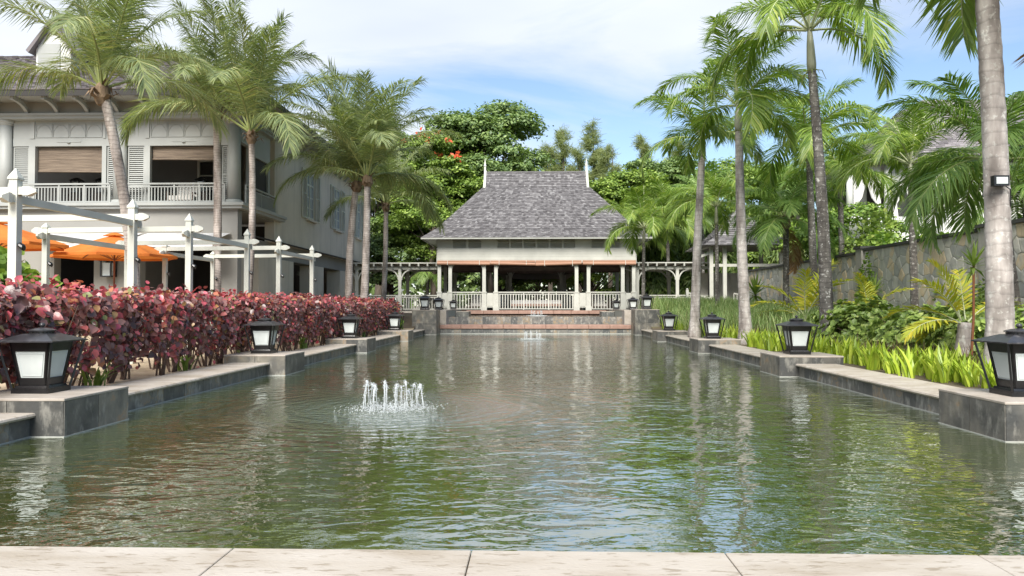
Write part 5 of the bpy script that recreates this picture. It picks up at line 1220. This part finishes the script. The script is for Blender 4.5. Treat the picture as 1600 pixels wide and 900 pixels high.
tree('broadleaf_tree', 'dark understorey tree behind the left walkway pergola', (-9.8, 54.0, .9), 7.0, 3.0, 18, .30, 15000, 'treed', 45, .25, GT, lowest=.15)
tree('broadleaf_tree', 'yellowish shrub tree under the left pavilion eaves', (-7.0, 58.0, .9), 5.6, 1.9, 12, .26, 6000, 'treel', 46, .15, GT, lowest=.2)
tree('broadleaf_tree', 'dark tree just right of the pavilion ridge', (7.6, 62, .9), 11.5, 3.4, 32, .36, 24000, 'treem', 47, .35, GT, lowest=.2)
tree('broadleaf_tree', 'dark clump-crowned tree behind the slim palm with the white spear', (11.2, 64, .9), 13.4, 3.4, 34, .38, 24000, 'treed', 48, .4, GT, lowest=.25)
tree('broadleaf_tree', 'mid-green tree behind the kiosk', (15.5, 60, .9), 11.4, 4.2, 34, .36, 24000, 'treem', 49, .4, GT, lowest=.15)
tree('broadleaf_tree', 'dark tree behind the broad-crowned right palm', (21.5, 62, .9), 12.0, 4.8, 22, .38, 15000, 'treed', 50, .4, GT, lowest=.15)
tree('broadleaf_tree', 'bright leafy tree between the kiosk and the garden wall', (14.6, 36.5, .9), 5.2, 2.5, 16, .26, 9000, 'brightbush', 51, .2, GT, lowest=.2)
tree('broadleaf_tree', 'dark tree seen through the pavilion, left of its passage', (-3.0, 66, .9), 7.5, 4.0, 18, .36, 10000, 'treem', 52, .3, GT, lowest=.12)
tree('broadleaf_tree', 'dark tree seen through the pavilion, right of its passage', (4.8, 66, .9), 7.5, 4.0, 18, .36, 10000, 'treem', 53, .3, GT, lowest=.12)
tree('broadleaf_tree', 'tree closing the view at the end of the covered passage', (.3, 80, .9), 9.0, 5.5, 18, .45, 9000, 'treed', 54, .3, GT, lowest=.12)
tree('broadleaf_tree', 'tall mid-green tree beyond the hotel end wall', (-17.5, 66, .9), 15.0, 4.5, 20, .42, 12000, 'treed', 55, .4, GT)

# far wood closing the view
fw = np.random.default_rng(900); n = 26000
fx = fw.uniform(-45, 75, n); fy = 88 + fw.normal(0, 2.5, n); hgt = 6.5 + 1.6*np.sin(fx*.35) + 1.1*np.sin(fx*.83+1) + .6*np.sin(fx*1.9)
fp = np.stack([fx, fy, .9 + hgt*fw.random(n)**.7], 1); fp[:, 1] -= 2.2*np.sin(fx*1.3)*np.sin(fp[:, 2]*1.1)
fo = scatter('far_wood', *LEAF4, fp, fw.normal(size=(n, 3)), np.array([0, -.6, .8]) + fw.normal(size=(n, 3))*.5, fw.uniform(.5, 1.0, n), M['treed'], None, 'stuff'); tag(fo, 'dense dark wood closing the view behind the pavilion', 'wood')

def casuarina(label, base, h, w, seed, n=26000):
    rg = np.random.default_rng(seed); t = thing('casuarina_tree', label, 'tree', base, 'feathery casuarinas beyond the pavilion'); bx, by, bz = base; m = MB()
    m.tube([(bx, by, bz-.4), (bx+.2, by, bz+h*.5), (bx+rg.uniform(-.4, .4), by, bz+h*.98)], [.28, .16, .02], 7); P0 = []; A = []
    nb = 46
    for k in range(nb):
        u = .30 + .68*k/nb; a = rg.uniform(0, 6.28); l = w*(1.05-u)*rg.uniform(.55, 1.25)*1.35 + .25; z = bz + h*u
        d = np.array([math.cos(a), math.sin(a)*.8, rg.uniform(.5, 1.0)]); p0 = np.array([bx+.15*math.sin(u*5), by, z]); p1 = p0 + d*l
        m.tube([p0, p0*.5+p1*.5, p1], [.035, .022, .008], 4)
        c = max(14, int(n*l/ (w*nb*.75))); s_ = rg.uniform(.15, 1.08, (c, 1)); q = p0 + (p1-p0)*s_ + rg.normal(size=(c, 3))*np.array([.17, .17, .16])*(.35+s_)
        P0.append(q); aa = rg.normal(size=(c, 3))*.5 + d*.55 + np.array([0, 0, -.30]); A.append(aa)
    m.build('trunk', M['bark'], t); P0 = np.concatenate(P0); A = np.concatenate(A)
    scatter('crown', NEEDLE[0], NEEDLE[1], P0, A, rg.normal(size=A.shape), rg.uniform(.28, .62, len(P0)), M['casu'], t, 'stuff')
for i, (px, y, h, w, lb) in enumerate(((1.6, 76, 16.6, 2.1, 'casuarina with bushy pale top over the middle of the ridge'), (3.0, 77, 18.4, 2.1, 'tallest-topped casuarina left of the right-hand finial'), (4.5, 76, 16.0, 2.2, 'rounded casuarina close left of the right-hand finial'), (6.0, 78, 19.2, 1.8, 'thin pointed casuarina directly behind the right-hand finial'),
        (7.4, 75, 16.2, 1.9, 'low casuarina right of the right-hand finial'), (10.9, 76, 17.4, 1.7, 'wispy casuarina midway between finial and palms'), (12.6, 78, 15.0, 1.7, 'sparse low casuarina above the dark clump-crowned tree'), (14.6, 77, 17.2, 2.0, 'wispy casuarina next to the right-hand palm crowns'))):
    casuarina(lb, (px, y, .9), h, w, 60+i)

def bush(name, label, c, rad, n, leaf, mat, seed, cat='bush', group=None, leaf_t=LEAF6, rosette=0, stems=True, flowers=None, nf=0):
    """mound of leaves; with rosette > 0 leaves sit in whorls"""
    rg = np.random.default_rng(seed); x, y, z = c; rx, ry, rz = rad; t = thing(name, label, cat, c, group)
    if stems:
        m = MB()
        for k in range(9):
            a = rg.uniform(0, 6.28); m.tube([(x+rg.normal()*.06, y+rg.normal()*.06, z-.1), (x+.3*rx*math.cos(a), y+.3*ry*math.sin(a), z+rz*.4), (x+.75*rx*math.cos(a), y+.75*ry*math.sin(a), z+rz*rg.uniform(.5, .95))], [.02, .015, .006], 5)
        m.build('stems', M['hstem'], t)
    k = n//max(1, rosette) if rosette else n
    d = norm(rg.normal(size=(k, 3))); d[:, 2] = np.abs(d[:, 2])
    lump = 1 + .13*np.sin(d[:, 0]*5+seed) + .11*np.sin(d[:, 1]*6+seed*2) + .09*np.sin(d[:, 2]*9+seed)
    s_ = (rg.uniform(.45, 1.0, (k, 1))**.45)*lump[:, None]; p = np.array([x, y, z]) + d*s_*np.array([rx, ry, rz])
    if rosette:
        p = np.repeat(p, rosette, 0); dd = np.repeat(d, rosette, 0); ph = rg.uniform(0, 6.28, len(p))
        e1 = norm(np.cross(dd, np.array([.3, .2, .9]))); e2 = np.cross(dd, e1)
        ax = e1*np.cos(ph)[:, None] + e2*np.sin(ph)[:, None] + dd*rg.uniform(.1, .9, (len(p), 1)); up = dd + rg.normal(size=p.shape)*.15
    else:
        ax = rg.normal(size=p.shape) + d*.5; up = d + np.array([0, 0, .6]) + rg.normal(size=p.shape)*.4
    up = up - norm(ax)*np.sum(up*norm(ax), 1, keepdims=True)
    scatter('foliage', leaf_t[0], leaf_t[1], p, ax, up, rg.uniform(.7, 1.25, len(p))*leaf, M[mat], t, 'stuff', True)
    if nf:
        i = rg.choice(len(p), nf); fp = np.repeat(p[i]*1.0, 5, 0) + rg.normal(size=(nf*5, 3))*.02
        scatter('blossom', LEAF4[0], LEAF4[1], fp, rg.normal(size=fp.shape), rg.normal(size=fp.shape), .06, M[flowers], t, 'stuff')
    return t
GB_ = 'glossy green bushes before the garden wall'
for i, (x, y, z, rx, ry, rz, n, lb) in enumerate(((7.55, 17.8, .25, 1.15, 1.2, 1.05, 4600, 'glossy green bush between the yellow palm and the speckled trunk'), (8.0, 15.9, .22, 1.25, 1.2, 1.0, 5200, 'glossy green bush right of the speckled palm trunk'),
        (8.25, 14.2, .22, 1.2, 1.1, 1.05, 5200, 'glossy green bush left of the young palm stump'), (8.55, 12.6, .22, 1.2, 1.0, 1.02, 5000, 'glossy green bush directly behind the young palm'),
        (8.7, 10.9, .22, 1.1, 1.1, 1.05, 4200, 'glossy green bush right of the thick pale trunk'), (8.3, 20.1, .3, 1.1, 1.2, 1.15, 3600, 'glossy green bush farthest back beside the yellow palm'))):
    bush('green_bush', lb, (x, y, z), (rx, ry, rz), n, .115, 'bush', 70+i, group=GB_, rosette=7)
bush('flowering_shrub', 'shrub with small pink flowers against the garden wall', (9.9, 17.2, .22), (.8, .8, 1.5), 2600, .10, 'bush', 81, cat='shrub', flowers='pinkflower', nf=16)
bush('clipped_shrub', 'narrow shrub climbing the garden wall pier', (11.15, 26.0, .4), (.32, .45, 2.2), 1200, .11, 'brightbush', 82, cat='shrub')
GW = 'bright shrubs behind the garden wall'
for i, (x, y, rx, rz, mt, lb) in enumerate(((13.2, 34.5, 1.7, 3.4, 'brightbush', 'bright shrub over the wall beside the kiosk'), (13.4, 28.6, 1.9, 3.4, 'brightbush', 'bright shrub over the wall left of the villa curtains'), (13.2, 25.4, 1.6, 3.1, 'brightbush', 'bright shrub over the wall right of the spotted palm trunk'), (13.2, 22.6, 1.5, 2.9, 'brightbush', 'bright shrub over the wall below the villa terrace'), (13.6, 19.5, 1.4, 3.1, 'bush', 'dark shrub over the wall behind the thick pale trunk'), (13.8, 31.6, 1.7, 4.1, 'bush', 'dark shrub over the wall behind the dark-stemmed palm'))):
    bush('wall_shrub', lb, (x, y, .5), (rx, rx, rz), 5200, .20, mt, 90+i, cat='shrub', group=GW)
bush('terrace_shrub', 'leafy green shrub below the orange parasol at the left edge', (-11.6, 15.2, .2), (1.25, 1.0, 3.0), 3400, .22, 'brightbush', 97, cat='shrub')
bush('terrace_shrub', 'leafy shrub between the white posts under the left balcony', (-12.6, 18.4, .2), (1.0, .9, 2.2), 2400, .20, 'brightbush', 98, cat='shrub')
bush('end_shrub', 'small green shrub closing the far end of the red hedge', (-5.95, 32.4, .25), (.42, .6, .95), 1500, .10, 'brightbush', 99, cat='shrub')
# bamboo-like mass right of the pavilion
for i, (x, y, r_, h_, lb) in enumerate(((9.0, 56, 2.4, 8.5, 'drooping bamboo clump behind the right walkway pergola'), (12.6, 55, 2.4, 8.0, 'drooping bamboo clump behind the kiosk'), (17.5, 52, 2.8, 7.5, 'drooping bamboo clump behind the garden wall end'))):
    rg = np.random.default_rng(200+i); n = 9000; d = norm(rg.normal(size=(n, 3))); d[:, 2] = np.abs(d[:, 2]); p = np.array([x, y, .9]) + d*np.array([r_, r_, h_])*(rg.uniform(.3, 1, (n, 1))**.4)
    t = thing('bamboo_clump', lb, 'bamboo', (x, y, .9), 'bamboo clumps right of the pavilion'); m = MB()
    for k in range(14): a = rg.uniform(0, 6.28); m.tube([(x+rg.normal()*.3, y+rg.normal()*.3, .7), (x+.3*r_*math.cos(a), y+.3*r_*math.sin(a), .9+h_*.6), (x+.8*r_*math.cos(a), y+.8*r_*math.sin(a), .9+h_*.75)], [.05, .04, .01], 5)
    m.build('culms', M['rachis'], t); ax = rg.normal(size=(n, 3))*.5 + d*.3 + np.array([0, 0, -1.0])
    scatter('foliage', [(0, 0, 0), (.4, .09, .02), (1, 0, -.05), (.4, -.09, .02)], LEAF4[1], p, ax, d + rg.normal(size=(n, 3))*.3, rg.uniform(.5, 1.1, n)*.75, M['bamboo_leaf'], t, 'stuff')

# strap-leaved plants
def strap_geo(n, L, w, lean, seed, seg=4):
    rg = random.Random(seed); m = MB()
    for k in range(n):
        a = rg.uniform(0, 6.28); l = L*rg.uniform(.65, 1.1); ln = lean*rg.uniform(.25, 1.25); bx, by = rg.gauss(0, .05), rg.gauss(0, .05)
        o_ = Vector((math.cos(a), math.sin(a), 0)); s_ = Vector((-math.sin(a), math.cos(a), 0)); v = []
        for i in range(seg+1):
            u = i/seg; p = Vector((bx, by, 0)) + o_*(l*ln*u**1.6) + Vector((0, 0, l*(u - .30*ln*u**3))); ww = w*(.55+.45*math.sin(math.pi*min(1, u*1.3+.15)))*(1 if i < seg else .05)*.5
            v += [p - s_*ww + o_*0, p - o_*ww*.35 if False else p + Vector((0, 0, -ww*.3)), p + s_*ww]
        f = []
        for i in range(seg): b = i*3; f += [(b, b+1, b+4, b+3), (b+1, b+2, b+5, b+4)]
        m.add(v, f)
    return m
lily_me = []
for i in range(5):
    q = strap_geo(15, .50, .062, .55, 300+i); lily_me.append(mesh_from('lily_clump', q.v, q.f, [M['lily']], True))
rgl = random.Random(12)
def lily(x, y, s, where):
    o = inst('lily_clump', rgl.choice(lily_me), None, (x, y, gz(x, y)+.005), (0, 0, rgl.uniform(0, 6.28)), s)
    tag(o, 'lime-green strap-leaved lily clump ' + where, 'lily', 'lime-green lilies in the right border, ' + where)
for a, b, xa, xb, wh in ((8.9, 13.9, 5.80, 6.35, 'along the coping between the nearest two right pedestals'), (7.9, 13.0, 6.35, 6.9, 'in the back row between the nearest two right pedestals'), (15.6, 20.9, 5.82, 6.5, 'between the second and third right pedestals'), (14.1, 15.7, 5.95, 6.55, 'beside the second right pedestal'), (22.6, 28.0, 5.8, 6.3, 'between the third and fourth right pedestals'), (20.9, 22.6, 5.95, 6.4, 'beside the third right pedestal'), (29.4, 33.5, 5.6, 6.0, 'between the fourth right pedestal and the corner pier')):
    n = int((b-a)*(xb-xa)/.085)
    for k in range(n): lily(rgl.uniform(xa, xb), a + (b-a)*(k+rgl.uniform(.1, .9))/n, rgl.uniform(.75, 1.12), wh)
for i, (x, y, s, lb) in enumerate(((-5.78, 10.1, 1.0, 'strap-leaved plant under the red hedge beside the nearest left coping'), (-5.85, 12.9, .95, 'strap-leaved plant just before the second left pedestal'), (-5.85, 19.6, 1.05, 'strap-leaved plant just before the third left pedestal'), (-5.8, 26.4, .9, 'strap-leaved plant just before the fourth left pedestal'))):
    q = strap_geo(14, .42, .055, .9, 330+i); q.v = [(v[0]*s+x, v[1]*s+y, v[2]*s+.2) for v in q.v]
    q.build('strap_plant', M['strap'], None, True, loc=(x, y, .2), label=lb, cat='plant', group='strap-leaved plants under the red hedge')
# dracaenas and yuccas
def dracaena(label, base, top, n, L, seed, mat='strap', stem=True, w=.05):
    t = thing('dracaena', label, 'dracaena', base, 'spiky dracaenas before the garden wall'); b, c = Vector(base), Vector(top)
    if stem: MB().tube([b-Vector((0, 0, .2)), b.lerp(c, .5)+Vector((.03, 0, 0)), c], [.024, .020, .018], 7).build('stem', M['pole'], t)
    rg = random.Random(seed); m = MB()
    for k in range(n):
        a = k*2.4+rg.uniform(-.2, .2); e = R(80 - 115*(k/n)**1.1); o_ = Vector((math.cos(a)*math.cos(e), math.sin(a)*math.cos(e), math.sin(e))); s_ = Vector((-math.sin(a), math.cos(a), 0))*w*.5; l = L*rg.uniform(.8, 1.1); p = c - Vector((0, 0, .1*k/n))
        p1 = p + o_*l*.5; p2 = p + o_*l + Vector((0, 0, -.16*l*math.cos(e))); m.add([p - s_*.6, p + s_*.6, p1 + s_, p1 - s_, p2], [(0, 1, 2, 3), (3, 2, 4)])
    m.build('leaf_head', M[mat], t); return t
dracaena('spiky dracaena on an orange stem rising behind the young palm', (7.25, 12.9, .22), (7.17, 12.6, 2.0), 34, .42, 1)
dracaena('spiky bright green yucca before the far garden wall', (9.75, 34.0, .7), (9.77, 34.0, 1.85), 46, 1.0, 2, w=.11)
dracaena('low spiky yucca peeping over the bushes before the wall pier', (10.2, 23.2, .4), (10.2, 23.2, 1.75), 34, .62, 3, w=.07)
# ornamental grass masses
def grass(name, label, x0, x1, y0, y1, n, L, mat, seed, spread=.5, hz=0):
    rg = np.random.default_rng(seed); x = rg.uniform(x0, x1, n); y = rg.uniform(y0, y1, n); z = np.array([gz(a, b) for a, b in zip(x, y)])
    tv = [(0, -.012, 0), (0, .012, 0), (.5, .011, .02), (.5, -.011, .02), (.85, .007, -.03), (.85, -.007, -.03), (1.05, 0, -.16)]; tf = [(0, 1, 2, 3), (3, 2, 4, 5), (5, 4, 6)]
    ax = np.stack([rg.normal(0, spread, n), rg.normal(0, spread, n), np.ones(n)], 1); up = np.stack([-ax[:, 0], -ax[:, 1], np.full(n, .3)], 1) + rg.normal(size=(n, 3))*.05
    o = scatter(name, tv, tf, np.stack([x, y, z], 1), ax, up, rg.uniform(.6, 1.15, n)*L, M[mat], None, 'stuff'); tag(o, label, 'grass'); return o
grass('fountain_grass', 'tall soft green fountain grass behind the far right lilies', 5.75, 9.9, 24.5, 42.5, 15000, .88, 'grass', 401, .32)
grass('fountain_grass', 'tall green grass between the ringed palms and the yellow palm', 6.6, 11.2, 20.5, 30.0, 6500, .85, 'grass', 402, .32)
grass('dry_grass', 'dry reddish undergrowth between lilies and bushes', 6.45, 7.7, 10.5, 24.5, 5200, .48, 'redgrass', 403, .65)
grass('dry_grass', 'dry reddish tufts at the foot of the fountain grass', 6.1, 7.1, 22.0, 33.5, 2200, .48, 'redgrass', 404, .6)

# ---------------- red copperleaf hedge
HG = thing('copperleaf_hedge', 'long dark red copperleaf hedge along the left side of the pool', 'hedge', (-6.4, 20, .2))
rg = np.random.default_rng(500); HY0, HY1, HX0, HX1, HZ = 5.0, 32.6, -7.25, -5.62, 1.37
y = HY0+.2; row = 0
while y < HY1:
    m = MB()
    for xx in (-5.95 + rg.normal()*.08, -6.7 + rg.normal()*.1):
        for k in range(7):
            a = rg.uniform(0, 6.28); l = rg.uniform(.18, .5); h = rg.uniform(.7, 1.15); bx, by = xx+rg.normal()*.035, y+rg.normal()*.06
            m.tube([(bx, by, .15), (bx+l*.35*math.cos(a), by+l*.35*math.sin(a), .2+h*.4), (bx+l*math.cos(a), by+l*math.sin(a), .2+h)], [.017, .012, .005], 5)
            for j in range(2):
                a2 = a+rg.normal()*.8; p0 = (bx+l*.35*math.cos(a), by+l*.35*math.sin(a), .2+h*.4); m.tube([p0, (p0[0]+.25*math.cos(a2), p0[1]+.25*math.sin(a2), p0[2]+rg.uniform(.15, .45))], [.008, .003], 4)
    m.build('stem', M['hstem'], HG); y += .62
def hedge_pts(n, top_bias):
    yy = rg.uniform(HY0, HY1, n)**1; u = rg.random(n); on_top = u < top_bias
    bump = .07*np.sin(yy*2.1) + .06*np.sin(yy*4.7+1) + .05*np.sin(yy*9.3)
    z = np.where(on_top, HZ + bump + rg.normal(0, .05, n), .34 + (HZ-.31)*rg.random(n)**.8)
    low = np.clip((.85-z)/.55, 0, 1)
    xf = HX1 + .05*np.sin(yy*3.3) + .05*np.sin(yy*7.1+2) - .20*low - np.abs(rg.normal(0, .10, n))
    x = np.where(on_top, rg.uniform(HX0, HX1, n), np.where(rg.random(n) < .82, xf, rg.uniform(HX0, HX1-.1, n)))
    return np.stack([x, yy, z + np.where(on_top, 0, 0)], 1), on_top
def hedge_dirs(p, on_top):
    n = len(p); out = np.where(on_top[:, None], np.array([.25, -.25, .9]), np.array([.85, -.35, .42])); up = out + rg.normal(size=(n, 3))*.45
    ax = rg.normal(size=(n, 3))*.7 + np.array([.35, -.35, -.75]); ax = norm(ax); up = up - ax*np.sum(up*ax, 1, keepdims=True); return ax, up
p, ot = hedge_pts(3700, .30); p, ot = np.repeat(p, 7, 0), np.repeat(ot, 7); p = p + rg.normal(size=p.shape)*np.array([.055, .065, .06]); thin = rg.random(len(p)) < np.clip((p[:, 2]-.28)/.52, .08, 1); p, ot = p[thin], ot[thin]; ax, up = hedge_dirs(p, ot)
near = (p[:, 1] < 13.2) & (p[:, 0] > -5.95) & (p[:, 1] > 7.9); size = rg.uniform(.055, .13, len(p))*np.where(p[:, 1] < 14, 1.08, .95)
cand = np.where(near)[0]; big = cand[np.argsort(-(size[cand]/p[cand, 1]))[:300]]; msk = np.ones(len(p), bool); msk[big] = False
scatter('foliage', *LEAF6, p[msk], ax[msk], up[msk], size[msk], M['hleaf'], HG, 'stuff', True)
lm = []
for i in range(4):
    w_ = (.34, .40, .36, .42)[i]; f_ = (.05, .10, -.04, .08)[i]
    v = [(0, 0, 0), (.18, w_, f_), (.45, w_*1.02, f_*1.3), (.75, w_*.6, f_*.6), (1.0, 0, -.13), (.75, -w_*.6, f_*.6), (.45, -w_*1.02, f_*1.3), (.18, -w_, f_), (.3, 0, .0), (.65, 0, -.02)]
    lm.append(mesh_from('leaf', v, [(0, 8, 1), (8, 2, 1), (8, 9, 3, 2), (9, 4, 3), (0, 7, 8), (8, 7, 6), (8, 6, 5, 9), (9, 5, 4)], [M['hleafo']], True))
for j, i in enumerate(big):
    a_ = Vector(norm(ax[i])); s_ = Vector(up[i]).cross(a_).normalized(); u_ = a_.cross(s_)
    o = inst('leaf', lm[j % 4], HG, p[i]); o.rotation_euler = Matrix((a_, s_, u_)).transposed().to_euler(); o.scale = (size[i]*1.15,)*3
p, ot = hedge_pts(6500, .80); p[:, 2] += .05; ax, up = hedge_dirs(p, ot); ax[:, 2] += .5
keep = (p[:, 2] > 1.15) | (rg.random(len(p)) < .5); p, ax, up = p[keep], ax[keep], up[keep]; up = up - norm(ax)*np.sum(up*norm(ax), 1, keepdims=True)
scatter('new_leaves', *LEAF6, p, ax, up, rg.uniform(.06, .125, len(p)), M['hnew'], HG, 'stuff', True)
